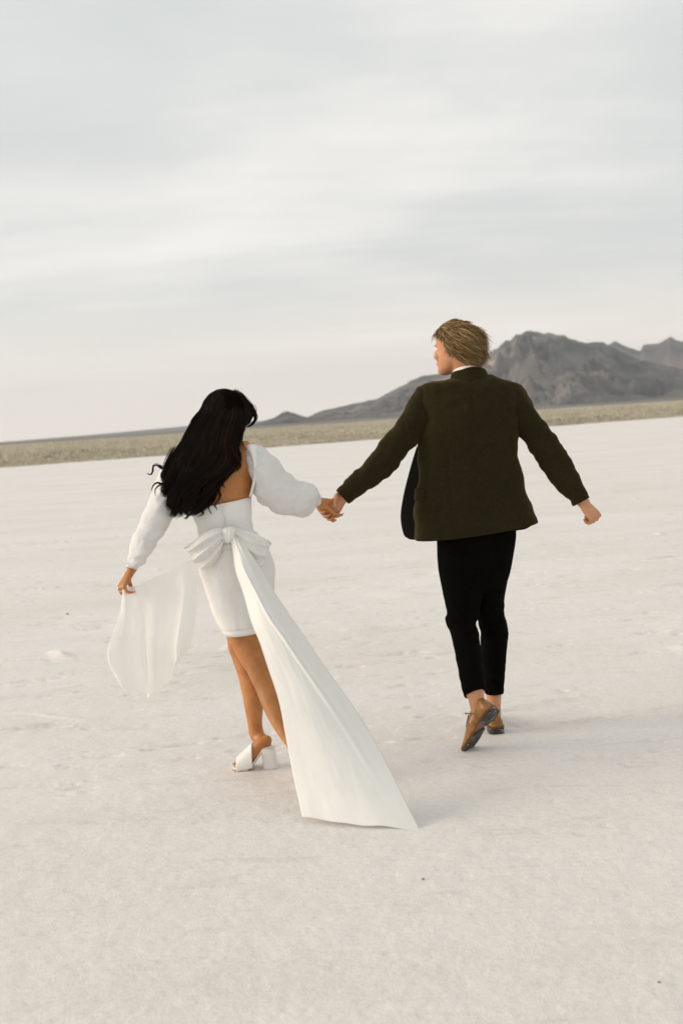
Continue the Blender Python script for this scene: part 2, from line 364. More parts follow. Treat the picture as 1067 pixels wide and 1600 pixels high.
a = RNG.random((nT, K))*2*math.pi; wd = 0.05+0.08*RNG.random((nT, K)); tl = hgt[:, None]*(0.45+0.4*RNG.random((nT, K)))
ln = (RNG.random((nT, K))-0.5)*0.5; ln2 = (RNG.random((nT, K))-0.5)*0.5
v0 = np.stack([bx-np.cos(a)*wd, by-np.sin(a)*wd, bz], -1); v1 = np.stack([bx+np.cos(a)*wd, by+np.sin(a)*wd, bz], -1)
v2 = np.stack([bx+np.cos(a)*wd*0.7+ln*tl, by+np.sin(a)*wd*0.7+ln2*tl, bz+tl], -1); v3 = np.stack([bx-np.cos(a)*wd*0.6+ln*tl, by-np.sin(a)*wd*0.6+ln2*tl, bz+tl*0.9], -1)
Vt = np.stack([v0, v1, v2, v3], 2).reshape(-1, 3); Ft = np.arange(len(Vt)).reshape(-1, 4)
ms, t, b = mat('dry scrub', (0.30, 0.28, 0.2), 0.85)
g_ = N(t, 'ShaderNodeNewGeometry'); rr_ = ramp(t, [(0.0, (0.43, 0.395, 0.31)), (0.3, (0.53, 0.49, 0.39)), (0.7, (0.60, 0.555, 0.455)), (1.0, (0.66, 0.615, 0.51))]); t.links.new(g_.outputs['Random Per Island'], rr_.inputs[0])
c = N(t, 'ShaderNodeTexCoord'); nn = N(t, 'ShaderNodeTexNoise', i_Scale=0.09, i_Detail=4.0); t.links.new(c.outputs['Object'], nn.inputs['Vector'])
r2 = ramp(t, [(0.35, (0.86, 0.86, 0.85)), (0.65, (1.08, 1.06, 1.03))]); t.links.new(nn.outputs[0], r2.inputs[0])
mm = N(t, 'ShaderNodeMix', data_type='RGBA', blend_type='MULTIPLY', i_0=1.0); t.links.new(rr_.outputs[0], mm.inputs[6]); t.links.new(r2.outputs[0], mm.inputs[7]); t.links.new(mm.outputs[2], b.inputs['Base Color'])
tr = N(t, 'ShaderNodeBsdfTranslucent'); t.links.new(mm.outputs[2], tr.inputs[0]); ms_ = N(t, 'ShaderNodeMixShader', i_0=0.45); t.links.new(b.outputs[0], ms_.inputs[1]); t.links.new(tr.outputs[0], ms_.inputs[2]); t.links.new(ms_.outputs[0], [q for q in t.nodes if q.type == 'OUTPUT_MATERIAL'][0].inputs['Surface'])
sc0 = mesh_obj('scrub', Vt, Ft, ms, smooth=False, kind='stuff')
sc0['label'] = 'belt of low dry grey green scrub along the far edge of the salt'; sc0['category'] = 'scrub'

# mountains: skylines read off the photo, each built as terrain at its own distance
def az_el(x, y):
    d = _F + _r*(x-533.5)/FPX - _u*(y-800)/FPX
    return math.atan2(d[0], d[1]), d[2]/math.hypot(d[0], d[1])
def mountain(name, pts, D, front, back, mt, seed, na=420, nr=90, rough=0.30, spur=9.0, extend=None, label=None):
    q = np.array([az_el(*p) for p in pts]); az, el = q[:, 0], q[:, 1]
    a = np.linspace(az[0], az[-1], na); H = np.interp(a, az, el)*D+CAM_H
    H = np.maximum(H, 0.5)
    r = np.concatenate([np.linspace(front, D, int(nr*0.72), endpoint=False), np.linspace(D, back, nr-int(nr*0.72))])
    A, Rr = np.meshgrid(a, r); Hm = np.tile(H, (len(r), 1))
    s = np.where(Rr <= D, (Rr-front)/(D-front), 1-(Rr-D)/(back-D)); s = np.clip(s, 0, 1)
    prof = np.where(Rr <= D, 0.30*s+0.70*s**1.9, s**1.3)
    x = np.sin(A)*Rr; y = np.cos(A)*Rr
    k = 1.0/(D*0.055)
    p = np.stack([x*k, y*k*0.55, y*0], -1)
    wv = 0.6*np.stack([fbm(p*0.7, 3, seed+3), fbm(p*0.7, 3, seed+4), y*0], -1)
    rg = ridged(p*1.0+wv+seed, 6, seed, gain=0.55)
    rg2 = ridged(p*np.array([3.0, 1.1, 1])+wv*2, 4, seed+40)
    env = np.sin(np.clip(s, 0, 1)*math.pi)**0.8
    skn = 0.035*Hm*ridged(p*7, 3, seed+90)*s**6
    z = Hm*prof+env*Hm*(rough*(rg-0.35)+rough*0.45*(rg2-0.3))*1.6+skn
    # nothing in front may rise past the skyline itself
    lim = (Hm-CAM_H)*Rr/D*(0.90+0.10*s)+CAM_H; z = np.where(Rr < D*0.999, np.minimum(z, lim), z)
    z = np.where(s <= 0.001, -3, z)
    n1_, n2_ = A.shape; idx = np.arange(A.size).reshape(A.shape)
    Fs = np.stack([idx[:-1, :-1], idx[:-1, 1:], idx[1:, 1:], idx[1:, :-1]], -1).reshape(-1, 4)
    o = mesh_obj(name, np.stack([x, y, z], -1).reshape(-1, 3), Fs, mt, kind='structure')
    if label: o['label'] = label
    return o
def rock_mat(name, dark, mid, light, pink, S):
    m, t, b = mat(name, mid, 0.95)
    c = N(t, 'ShaderNodeTexCoord'); mp = N(t, 'ShaderNodeMapping'); mp.inputs['Scale'].default_value = (S, S, S*2.5); t.links.new(c.outputs['Object'], mp.inputs[0])
    n = N(t, 'ShaderNodeTexNoise', i_Scale=1.0, i_Detail=9.0, i_Roughness=0.62, i_Distortion=0.8); t.links.new(mp.outputs[0], n.inputs['Vector'])
    r = ramp(t, [(0.32, dark), (0.5, mid), (0.68, light)]); t.links.new(n.outputs[0], r.inputs[0])
    n2 = N(t, 'ShaderNodeTexNoise', i_Scale=0.55, i_Detail=6.0, i_Roughness=0.6, i_Distortion=1.2); t.links.new(mp.outputs[0], n2.inputs['Vector'])
    r2 = ramp(t, [(0.60, (0, 0, 0)), (0.70, (1, 1, 1))]); t.links.new(n2.outputs[0], r2.inputs[0])
    mx = N(t, 'ShaderNodeMix', data_type='RGBA'); t.links.new(r2.outputs[0], mx.inputs[0]); t.links.new(r.outputs[0], mx.inputs[6]); mx.inputs[7].default_value = (*pink, 1)
    t.links.new(mx.outputs[2], b.inputs['Base Color'])
    bp = N(t, 'ShaderNodeBump', i_Strength=0.8, i_Distance=0.12/S*0.15); t.links.new(n.outputs[0], bp.inputs['Height']); t.links.new(bp.outputs[0], b.inputs['Normal'])
    return m
MR1 = rock_mat('mountain rock', (0.035, 0.034, 0.036), (0.095, 0.088, 0.083), (0.19, 0.165, 0.145), (0.36, 0.26, 0.20), 0.0034)
MR2 = rock_mat('far rock', (0.07, 0.065, 0.062), (0.11, 0.10, 0.095), (0.16, 0.145, 0.13), (0.20, 0.16, 0.13), 0.002)
mountain('mountain_range', [(440, 662), (480, 652), (500, 642.5), (543, 633), (586, 624), (608, 613.6), (629, 603), (646.6, 592), (664, 588), (690, 585), (715, 573), (740, 562), (766, 550.5), (780, 543), (789, 532), (797, 533.6), (806, 524), (823, 516), (841, 521), (862, 524), (875, 524), (893, 530.6), (913, 538), (924, 535), (939, 536), (951, 541), (985, 557), (1016, 566), (1067, 578), (1120, 588), (1180, 592), (1240, 600), (1330, 603)],
         6000, 3300, 7600, MR1, 5, na=620, nr=150)
mountain('far_range', [(880, 575), (925, 548), (951, 537.6), (961, 535), (979, 543), (1000.5, 549), (1003.6, 540), (1028, 538), (1046.5, 527.5), (1067, 534), (1100, 541), (1150, 530), (1200, 545), (1280, 560), (1400, 585)],
         9000, 6500, 11000, MR2, 23, na=320, nr=90)
mountain('foothill', [(385, 666), (400, 662), (415, 657), (430, 652), (440, 645), (449, 642.5), (460, 646), (475, 651), (500, 653), (540, 652), (600, 649), (680, 646), (800, 641), (930, 634), (1010, 632), (1100, 625), (1250, 612)],
         3000, 2300, 3300, MR1, 51, na=420, nr=60, rough=0.12)
mountain('distant_ridge', [(-200, 706), (-60, 696.5), (60, 686), (130, 680.5), (208, 673.5), (283, 666.5), (340, 661.5), (400, 658), (470, 655), (560, 650)],
         13000, 11500, 14500, MR2, 71, na=260, nr=40, rough=0.08)

# the air between here and the mountains
bm = bmesh.new(); bmesh.ops.create_cube(bm, size=1)
for v_ in bm.verts: v_.co = Vector((v_.co.x*40000, v_.co.y*40000, 0)) + Vector((0, 0, -4 if v_.co.z < 0 else 900))
me = bpy.data.meshes.new('haze'); bm.to_mesh(me); bm.free(); hz_o = bpy.data.objects.new('haze', me); COL.objects.link(hz_o); hz_o['kind'] = 'stuff'
hm = bpy.data.materials.new('haze'); hm.use_nodes = True; t = hm.node_tree; t.nodes.clear()
o_ = N(t, 'ShaderNodeOutputMaterial'); pv = N(t, 'ShaderNodeVolumePrincipled'); pv.inputs['Density'].default_value = 4.6e-5; pv.inputs['Color'].default_value = (0.86, 0.93, 1.0, 1); pv.inputs['Anisotropy'].default_value = 0.2
t.links.new(pv.outputs[0], o_.inputs['Volume']); me.materials.append(hm)

# a few small stones lying on the salt
MStone = varied('stone', [(0.3, (0.16, 0.13, 0.10)), (0.7, (0.28, 0.24, 0.19))], scale=80, rough=0.9)
def stone(px, py, r, label, s):
    g = Geo(); c = G(px, py); ellipsoid(g, (0, 0, 0), [(r, 0, 0), (0, r*0.8, 0), (0, 0, r*0.7)], 14, 9)
    V, F = g.get(); V = V*(1+0.22*fbm(V/r*1.3+s, 2, s)[:, None])+c+np.array([0, 0, r*0.4])
    base = c; o = mesh_obj('pebble', V, F, MStone, base=base); o.location = base; o['label'] = label; o['category'] = 'stone'; o['group'] = 'small stones on the salt'
stone(106, 961, 0.013, 'small dark pebble on bare salt left of the woman\'s held sash', 3)
stone(661, 1374, 0.0045, 'tiny brown pebble in the foreground salt below the end of the long sash', 5)
stone(1029, 1536, 0.0045, 'tiny flat brown pebble near the lower right corner of the salt', 8)
#==PEOPLE==
# ================================================================== PEOPLE: shared builders
def hand_geo(g, W, d, n, size=0.185, side=1, curl=(0.5, 0.6, 0.5), spread=0.06, thumb=(0.5, 0.35), wr=0.026, kcurl=None, ts=0.72):
    """hand from wrist W towards d, palm facing n; side=+1 puts the thumb on d x n."""
    d = nrm(d); n = nrm(np.array(n)-d*np.dot(n, d)); s = np.cross(d, n)*side; k = size/0.185
    W = np.asarray(W, float); pl = 0.088*k
    rings = []; th = np.linspace(0, 2*math.pi, 18, endpoint=False)
    for t_, a, b in ((-0.25, 0.9*wr/k, 0.020), (0, wr/k, 0.018), (0.25, 0.030, 0.0175), (0.5, 0.037, 0.0165), (0.8, 0.041, 0.0145), (1.0, 0.040, 0.0125), (1.08, 0.034, 0.008)):
        c = W+d*pl*t_
        rings.append(c+np.cos(th)[:, None]*s*a*k+np.sin(th)[:, None]*n*b*k)
    g.rings(np.array(rings))
    offs = (0.0305, 0.0105, -0.0100, -0.0295); lens = (0.070, 0.078, 0.073, 0.057); rads = (0.0088, 0.009, 0.0085, 0.0075)
    tips = []
    for i, (o, L, r_) in enumerate(zip(offs, lens, rads)):
        cu = curl if kcurl is None else kcurl[i]
        p = W+d*pl*0.93+s*o*k-n*0.001*k; a = 0; pts = [p-d*0.012*k]; pts.append(p)
        dd = nrm(d+s*spread*(1.5-i))
        for j, fr in enumerate((0.46, 0.30, 0.24)):
            a += cu[j]; q = dd*math.cos(a)+n*math.sin(a); p = p+q*L*k*fr*0.5; pts.append(p); p = p+q*L*k*fr*0.5; pts.append(p)
        rr = np.linspace(r_*1.05, r_*0.78, len(pts))*k
        g.rings(tube_rings(pts, rr, 10)); tips.append((p, q, n*math.cos(a)-dd*math.sin(a), rr[-1]))
    p = W+d*pl*0.16+s*0.024*k+n*0.004*k; q = nrm(d*0.62+s*ts+n*thumb[0]); pts = [p-q*0.01*k, p, p+q*0.036*k]
    q2 = nrm(d*0.9+s*0.18+n*(thumb[0]+thumb[1])); p2 = pts[-1]+q2*0.028*k; q3 = nrm(d*0.85-s*0.15+n*(thumb[0]+thumb[1]*1.8)); p3 = p2+q3*0.022*k
    g.rings(tube_rings(pts+[p2, p3], np.array([0.013, 0.0135, 0.0115, 0.0095, 0.0082])*k, 10)); tips.append((p3, q3, -s, 0.0082*k))
    return tips
def head_geo(g, C, f, up, k=1.0, wide=1.0):
    f = nrm(f); up = nrm(np.array(up)-f*np.dot(up, f)); s = np.cross(f, up); C = np.asarray(C, float)
    prof = [(-.120, .066, .040, .014), (-.114, .082, .018, .028), (-.100, .089, -.002, .040), (-.085, .086, -.022, .048), (-.068, .088, -.045, .054), (-.05, .091, -.066, .060), (-.025, .087, -.084, .066),
            (.0, .085, -.096, .070), (.022, .085, -.103, .073), (.045, .088, -.104, .0745), (.07, .080, -.098, .072), (.09, .064, -.084, .063), (.106, .040, -.060, .046), (.115, .015, -.034, .026)]
    A = catmull(np.array(prof), 40); th = np.linspace(0, 2*math.pi, 40, endpoint=False); rings = []
    for z, fr, bk, hw in A:
        c = C+(up*z+f*(fr+bk)/2)*k; a = (fr-bk)/2
        rings.append(c+(np.cos(th)[:, None]*s*hw*wide+np.sin(th)[:, None]*f*a)*k)
    g.rings(np.array(rings))
    def q(x, y, z): return C+(s*x+f*y+up*z)*k
    # nose, brow, cheeks, lips, chin
    g.rings(tube_rings([q(0, .080, .028), q(0, .092, .006), q(0, .103, -.018), q(0, .106, -.030), q(0, .094, -.040)], np.array([.007, .008, .0095, .0102, .008])*k, 12))
    for sg in (-1, 1):
        ellipsoid(g, q(sg*.011, .093, -.034), [s*.0075*k, f*.011*k, up*.0068*k], 12, 8)
        ellipsoid(g, q(sg*.026, .076, .019), [s*.024*k, f*.009*k, up*.0085*k], 12, 8)
        ellipsoid(g, q(sg*.036, .066, -.028), [s*.024*k, f*.022*k, up*.022*k], 12, 8)
        # ear: shell and rim
        e = q(sg*.0735, -.012, -.008); fe = nrm(f*0.35*-1+s*sg*0.9); ue = nrm(up-f*0.18); se = np.cross(fe, ue)
        ellipsoid(g, e, [se*.016*k, fe*.006*k, ue*.031*k], 14, 10)
        pts = [e+(se*.015*math.cos(a)*sg+ue*.029*math.sin(a)+fe*.005)*k for a in np.linspace(-1.2, 3.6, 12)]
        g.rings(tube_rings(pts, np.full(12, .0034*k), 8))
    ellipsoid(g, q(0, .088, -.0625), [s*.022*k, f*.010*k, up*.0055*k], 14, 8)
    ellipsoid(g, q(0, .087, -.0735), [s*.019*k, f*.010*k, up*.006*k], 14, 8)
    ellipsoid(g, q(0, .080, -.104), [s*.018*k, f*.013*k, up*.013*k], 14, 8)
    return f, up, s
def eyes(C, f, up, s, k, root, mt_white, mt_iris):
    for sg in (-1, 1):
        c = np.asarray(C)+(s*sg*.031+f*.068+up*.003)*k
        g = Geo(); ellipsoid(g, c, [s*.0125*k, up*.0105*k, f*.0115*k], 16, 10); V, F = g.get(); e = mesh_obj('eye', V, F, mt_white, root)
        g = Geo(); ellipsoid(g, c+f*.0095*k, [s*.0055*k, up*.0055*k, f*.003*k], 12, 8); V, F = g.get(); mesh_obj('iris', V, F, mt_iris, root, e)
def skin(name, c1, c2, c3):
    m = varied(name, [(0.3, c1), (0.5, c2), (0.7, c3)], scale=14, detail=5, rough=0.48, bump=0.12, bscale=300, bdist=0.001)
    b = m.node_tree.nodes['Principled BSDF']; b.inputs['Subsurface Weight'].default_value = 0.12; b.inputs['Subsurface Scale'].default_value = 0.02; b.inputs['Subsurface Radius'].default_value = (1, .35, .2)
    return m
def cloth(name, stops, weave=900, rough=0.85, bump=0.25, sheen=0.25, scale=60, trans=0.0, transp=0.0, sheent=None, spec=0.2):
    m = varied(name, stops, scale=scale, detail=6, rough=rough, bump=bump, bscale=weave, bdist=0.0008)
    t = m.node_tree; b = t.nodes['Principled BSDF']; b.inputs['Sheen Weight'].default_value = sheen; b.inputs['Sheen Roughness'].default_value = 0.5; b.inputs['Specular IOR Level'].default_value = spec
    if sheent: b.inputs['Sheen Tint'].default_value = (*sheent, 1)
    o = [n for n in t.nodes if n.type == 'OUTPUT_MATERIAL'][0]; cur = b.outputs[0]
    if trans:
        tr = N(t, 'ShaderNodeBsdfTranslucent'); tr.inputs[0].default_value = (*stops[-1][1], 1); mx = N(t, 'ShaderNodeMixShader', i_0=trans); t.links.new(cur, mx.inputs[1]); t.links.new(tr.outputs[0], mx.inputs[2]); cur = mx.outputs[0]
    if transp:
        tr = N(t, 'ShaderNodeBsdfTransparent'); mx = N(t, 'ShaderNodeMixShader', i_0=transp); t.links.new(cur, mx.inputs[1]); t.links.new(tr.outputs[0], mx.inputs[2]); cur = mx.outputs[0]
    t.links.new(cur, o.inputs['Surface']); return m
MSkinM = skin('fair skin', (0.46, 0.20, 0.095), (0.53, 0.245, 0.12), (0.59, 0.29, 0.155))
MSkinW = skin('tan skin', (0.37, 0.140, 0.036), (0.46, 0.185, 0.052), (0.53, 0.23, 0.075))
MTweed = cloth('olive tweed', [(0.3, (0.0095, 0.0076, 0.003)), (0.5, (0.019, 0.0155, 0.0064)), (0.72, (0.046, 0.038, 0.017))], weave=700, scale=420, rough=0.95, bump=0.5, sheen=0.12, sheent=(0.8, 0.6, 0.25), spec=0.05)
MLining = cloth('black lining', [(0.3, (0.0022, 0.002, 0.0018)), (0.7, (0.0034, 0.0031, 0.0028))], rough=0.8, sheen=0.0, spec=0.03)
MTrouser = cloth('black wool', [(0.3, (0.0022, 0.002, 0.0016)), (0.7, (0.0042, 0.0036, 0.0028))], rough=0.95, sheen=0.0, spec=0.04)
MShirt = cloth('white cotton', [(0.3, (0.74, 0.73, 0.71)), (0.7, (0.8, 0.79, 0.78))], rough=0.8)
MDress = cloth('white crepe', [(0.3, (0.83, 0.81, 0.785)), (0.7, (0.875, 0.86, 0.84))], rough=0.75, sheen=0.15, trans=0.06, bump=0.3, weave=500)
MSleeve = cloth('white chiffon', [(0.3, (0.87, 0.86, 0.85)), (0.7, (0.92, 0.91, 0.90))], rough=0.7, sheen=0.2, trans=0.30, bump=0.2)
MSash = cloth('ivory satin', [(0.3, (0.88, 0.865, 0.825)), (0.7, (0.905, 0.895, 0.865))], rough=0.42, sheen=0.1, trans=0.18, bump=0.08, scale=6)
MSashSheer = cloth('sheer ivory satin', [(0.3, (0.90, 0.885, 0.83)), (0.7, (0.93, 0.92, 0.88))], rough=0.5, sheen=0.1, trans=0.3, transp=0.28, bump=0.08, scale=6)
MWhiteL = varied('white leather', [(0.3, (0.74, 0.72, 0.69)), (0.7, (0.79, 0.775, 0.75))], scale=30, rough=0.4)
MSoleTan = varied('tan sole', [(0.3, (0.45, 0.25, 0.09)), (0.7, (0.55, 0.32, 0.13))], scale=40, rough=0.5)
MTan = varied('tan leather', [(0.3, (0.16, 0.064, 0.009)), (0.5, (0.29, 0.125, 0.018)), (0.7, (0.42, 0.205, 0.04))], scale=16, rough=0.22, bump=0.2, bscale=120)
MSoleArch = varied('brown sole leather', [(0.3, (0.10, 0.03, 0.008)), (0.7, (0.18, 0.06, 0.016))], scale=30, rough=0.4)
MSoleDark = varied('worn dark sole', [(0.35, (0.018, 0.015, 0.012)), (0.55, (0.05, 0.042, 0.034)), (0.68, (0.36, 0.33, 0.28))], scale=38, detail=6, rough=0.7, stretch=(0.5, 1, 2.5))
MLace = mat('dark lace', (0.02, 0.017, 0.015), 0.7)[0]
MButton = mat('dark horn', (0.012, 0.009, 0.006), 0.6, Specular_IOR_Level=0.15)[0]
MNail = mat('coral nail varnish', (0.85, 0.085, 0.03), 0.25)[0]
MSilver = mat('silver', (0.8, 0.79, 0.77), 0.25, Metallic=1.0)[0]
MEye = mat('eye white', (0.75, 0.72, 0.68), 0.2)[0]; MIris = mat('blue iris', (0.08, 0.15, 0.22), 0.2)[0]; MIrisB = mat('brown iris', (0.05, 0.025, 0.01), 0.2)[0]
def hair_mat(name, stops, rough, spec=0.15):
    m, t, b = mat(name, stops[0][1], rough); g_ = N(t, 'ShaderNodeNewGeometry'); r_ = ramp(t, stops); t.links.new(g_.outputs['Random Per Island'], r_.inputs[0]); t.links.new(r_.outputs[0], b.inputs['Base Color'])
    b.inputs['Specular IOR Level'].default_value = spec; return m
MHairW = hair_mat('dark brown hair', [(0, (0.0055, 0.0028, 0.0016)), (0.6, (0.010, 0.005, 0.0024)), (0.93, (0.020, 0.0088, 0.0036)), (1, (0.055, 0.022, 0.008))], 0.6)
MHairM = hair_mat('sandy hair', [(0, (0.06, 0.031, 0.009)), (0.35, (0.15, 0.085, 0.028)), (0.7, (0.31, 0.195, 0.075)), (1, (0.58, 0.42, 0.21))], 0.45, 0.3)
MHairMd = mat('sandy hair underneath', (0.055, 0.033, 0.013), 0.8)[0]
MHairWd = mat('dark hair underneath', (0.005, 0.0026, 0.0015), 0.9, Specular_IOR_Level=0.03)[0]

def shoe_frame(heel, toe, upish):
    d = nrm(toe-heel); u_ = nrm(np.array(upish)-d*np.dot(upish, d)); return d, u_, np.cross(d, u_)
def oxford(root, heel, toe, upish, label):
    """a leather lace-up: heel, toe = sole points; frame d forward, u up, s sideways."""
    d, u_, s = shoe_frame(heel, toe, upish); L = np.linalg.norm(toe-heel)
    def q(x, y, z): return heel+d*x*L+s*y+u_*z
    # outline: x along, half width, centre shift, top height
    prof = [(0.0, .018, 0, .062), (0.03, .029, 0, .068), (0.10, .033, 0, .070), (0.22, .033, 0, .072), (0.36, .033, .001, .074), (0.50, .037, .003, .064), (0.64, .044, .004, .050), (0.78, .044, .003, .038), (0.90, .034, .0, .030), (0.97, .020, -.002, .022), (1.0, .008, -.003, .014)]
    A = catmull(np.array(prof), 30); rings = []
    for x, hw, cs, h in A:
        th = np.linspace(0, 2*math.pi, 28, endpoint=False); ct, st = np.cos(th), np.sin(th)
        y = np.sign(ct)*np.abs(ct)**0.75*hw*np.where(st > 0, 1-0.35*np.clip(st, 0, 1)**1.5, 1); z = np.where(st > 0, .012+st*(h-.012), .012+st*.006)
        rings.append(np.array([q(x, a+cs, c) for a, c in zip(y, z)]))
    g = Geo(); g.rings(np.array(rings)); V, F = g.get(); e = empty_part('shoe', root, label)
    mesh_obj('upper', V, F, MTan, root, e)
    def slab(nm, x0, x1, z0, z1, grow, mt, n=26):
        rr = []
        for x in np.linspace(x0, x1, n):
            hw = np.interp(x, A[:, 0], A[:, 1])+grow; cs = np.interp(x, A[:, 0], A[:, 2])
            rr.append(np.array([q(x, cs-hw, z0), q(x, cs-hw, z1), q(x, cs, z1+.0006), q(x, cs+hw, z1), q(x, cs+hw, z0), q(x, cs, z0-.0006)]))
        g = Geo(); g.rings(np.array(rr)); V, F = g.get(); return mesh_obj(nm, V, F, mt, root, e, smooth=False)
    slab('welt', 0.0, 1.0, .002, .008, .004, MSoleArch)
    slab('sole', 0.50, 0.995, -.004, .0015, .003, MSoleDark)
    slab('heel', 0.0, 0.25, -.024, .0015, .002, MSoleDark)
    lc = Geo()
    for x in (0.40, 0.45, 0.50, 0.55):
        h = np.interp(x, A[:, 0], A[:, 3]); lc.rings(tube_rings([q(x, -.016, h-.006), q(x+.008, 0, h+.002), q(x, .016, h-.006)], [.0022]*3, 8))
    h = .078; lc.rings(tube_rings([q(.38, 0, .074), q(.36, .012, h), q(.33, .030, h+.004), q(.37, .036, h-.01)], [.0018]*4, 8)); lc.rings(tube_rings([q(.38, 0, .074), q(.36, -.012, h), q(.34, -.028, h+.004), q(.31, -.04, h-.006)], [.0018]*4, 8))
    V, F = lc.get(); mesh_obj('lace', V, F, MLace, root, e)
def empty_part(name, root, label=None):
    o = bpy.data.objects.new(name, None); COL.objects.link(o); o.parent = root; o.empty_display_size = 0.05
    if label: o['label'] = label
    return o
# ================================================================== THE MAN
base = G(752, 1165); base[2] = 0
man = empty('person', base, 'man in dark olive tweed jacket and black trousers striding away on the right, arms spread', 'person')
HC = P(709, 545, 4.985); yaw = R(51); HF = np.array([-math.sin(yaw), math.cos(yaw), 0.02]); HU = nrm([-0.02, 0.0, 1]); HK = 0.93
J = [(704, 590, 760, 585, 4.985, .060), (692, 594, 776, 588, 4.985, .075), (672, 599, 797, 592, 4.985, .092), (656, 607, 812, 600, 4.985, .105), (651, 630, 817, 620, 4.985, .120), (652, 660, 813, 650, 4.985, .130),
     (653, 692, 809, 678, 4.985, .130), (653, 735, 810, 722, 4.985, .122), (651, 765, 820, 762, 4.99, .125), (648, 800, 831, 794, 4.995, .140), (646.5, 843, 840, 814, 5.0, .155)]
LA = [(672, 608, 694, 650, 4.98, .050), (653, 604, 676, 672, 4.975, .062), (641, 622, 657, 690, 4.97, .065), (629, 643, 643, 702, 4.965, .063), (616, 663, 632, 714, 4.96, .060), (592, 692, 612, 739, 4.955, .054), (565, 725, 586, 759, 4.945, .048), (545, 746, 565, 774, 4.935, .044), (525.5, 767, 544, 787, 4.93, .039)]
RA = [(776, 645, 792, 606, 4.98, .05), (792, 665, 812, 600, 4.975, .062), (806, 678, 823, 617, 4.97, .064), (818, 690, 834, 636, 4.965, .061), (831, 712, 846, 654, 4.955, .058), (850, 739, 868, 682, 4.94, .053), (872, 764, 889, 716, 4.915, .048), (886, 779, 906, 748, 4.895, .043), (895.5, 791, 919, 778, 4.885, .038)]
PEL = [(690, 745, 798, 738, 4.985, .085), (684, 800, 804, 794, 4.985, .095), (681.5, 838, 807, 829, 4.985, .108), (684, 870, 803, 864, 4.99, .105), (688, 900, 797, 895, 5.0, .085), (696, 925, 788, 920, 5.01, .05)]
LL = [(682, 830, 750, 832, 4.98, .095), (683, 879, 751, 880, 4.98, .088), (690, 920, 752, 922, 4.985, .080), (697.5, 955, 748, 955, 4.99, .066), (697, 976, 745, 974, 4.985, .068), (704.5, 990, 748, 988, 4.95, .062), (711, 1022, 753, 1020, 4.88, .060), (717, 1053, 756, 1050, 4.81, .054), (724, 1089, 757, 1077, 4.75, .047)]
RL = [(738, 830, 807, 827, 5.01, .095), (743, 879, 800, 872, 5.03, .088), (742, 920, 791, 916, 5.05, .080), (743, 955, 787, 950, 5.08, .068), (750, 985, 793, 978, 5.09, .066), (751, 1010, 793, 1006, 5.085, .062), (753, 1040, 790, 1036, 5.07, .056), (757, 1083, 785.5, 1083, 5.06, .048)]
g = Geo(); head_geo(g, HC, HF, HU, HK)
neckb = P(733, 596, 4.985); g.rings(tube_rings([neckb+np.array([0, 0, -.07]), neckb, P(727, 575, 4.985), HC+HU*(-.02)-HF*.02], [.075, .062, .058, .055], 20, n=14))
g.rings(span_rings(shrink(J[:8], .80), 30, 28)); g.rings(span_rings(shrink(PEL, .88), 16, 28))
g.rings(span_rings(shrink(LA, .60), 24, 18)); g.rings(span_rings(shrink(RA, .60), 24, 18))
g.rings(span_rings(shrink(LL, .80), 30, 20)); g.rings(span_rings(shrink(RL, .80), 30, 20))
# ankles and feet
LH, LT = P(769, 1106, 4.665), P(727, 1178, 4.80)
RH = G(777, 1147) ; RH = RH+np.array([0, 0, .026]); RT = RH+np.array([-.012, .285, -.018])
g.rings(tube_rings([P(740, 1060, 4.79), P(743, 1085, 4.755), P(746, 1103, 4.735), P(750, 1118, 4.735)], [.045, .036, .033, .037], 18, n=12))
dL = nrm(LT-LH); camdir = nrm(np.array([0, 0, CAM_H])-LH); UPL = -(camdir*0.66+np.array([0.74, 0, 0.0])); uL = nrm(UPL-dL*np.dot(UPL, dL)); LHf = LH+uL*.038; g.rings(tube_rings([LHf+dL*.045, LHf+dL*.10, LHf+dL*.17-uL*.008, LHf+dL*.225-uL*.018], [.024, .027, .024, .014], 16))
g.rings(tube_rings([P(771, 1060, 5.07), P(771, 1085, 5.06), RH+np.array([-.006, .03, .085]), RH+np.array([-.006, .045, .05])], [.044, .035, .031, .033], 18, n=12))
g.rings(tube_rings([RH+np.array([0, .03, .03]), RH+np.array([-.004, .1, .03]), RH+np.array([-.006, .2, .022]), RH+np.array([-.01, .25, .012])], [.022, .026, .022, .012], 16))
# hands: left one holds hers, right one loosely closed
WL = P(537, 777, 4.925); WR = P(909, 784, 4.885)
g.rings(tube_rings([P(552, 762, 4.94), WL], [.028, .026], 14)); g.rings(tube_rings([P(898, 768, 4.895), WR], [.028, .026], 14))
hand_geo(g, P(535, 778, 4.925), P(515, 799, 4.91)-P(535, 778, 4.925), (-.35, -.55, -.5), .19, 1, kcurl=((.5, 1.0, .8), (.55, 1.0, .8), (.6, 1.0, .8), (.65, 1.0, .8)), thumb=(.9, .7), ts=.15)
hand_geo(g, WR, P(920, 797, 4.87)-WR, (-.50, .70, -.40), .190, 1, kcurl=((1.25, 1.5, .9), (1.3, 1.5, .9), (1.3, 1.5, .9), (1.2, 1.35, .8)), thumb=(.75, .8), ts=.30)
mbody = remesh('body', g, 0.0042, MSkinM, man, 3)
eyes(HC, HF, HU, np.cross(HF, HU), HK, man, MEye, MIris)

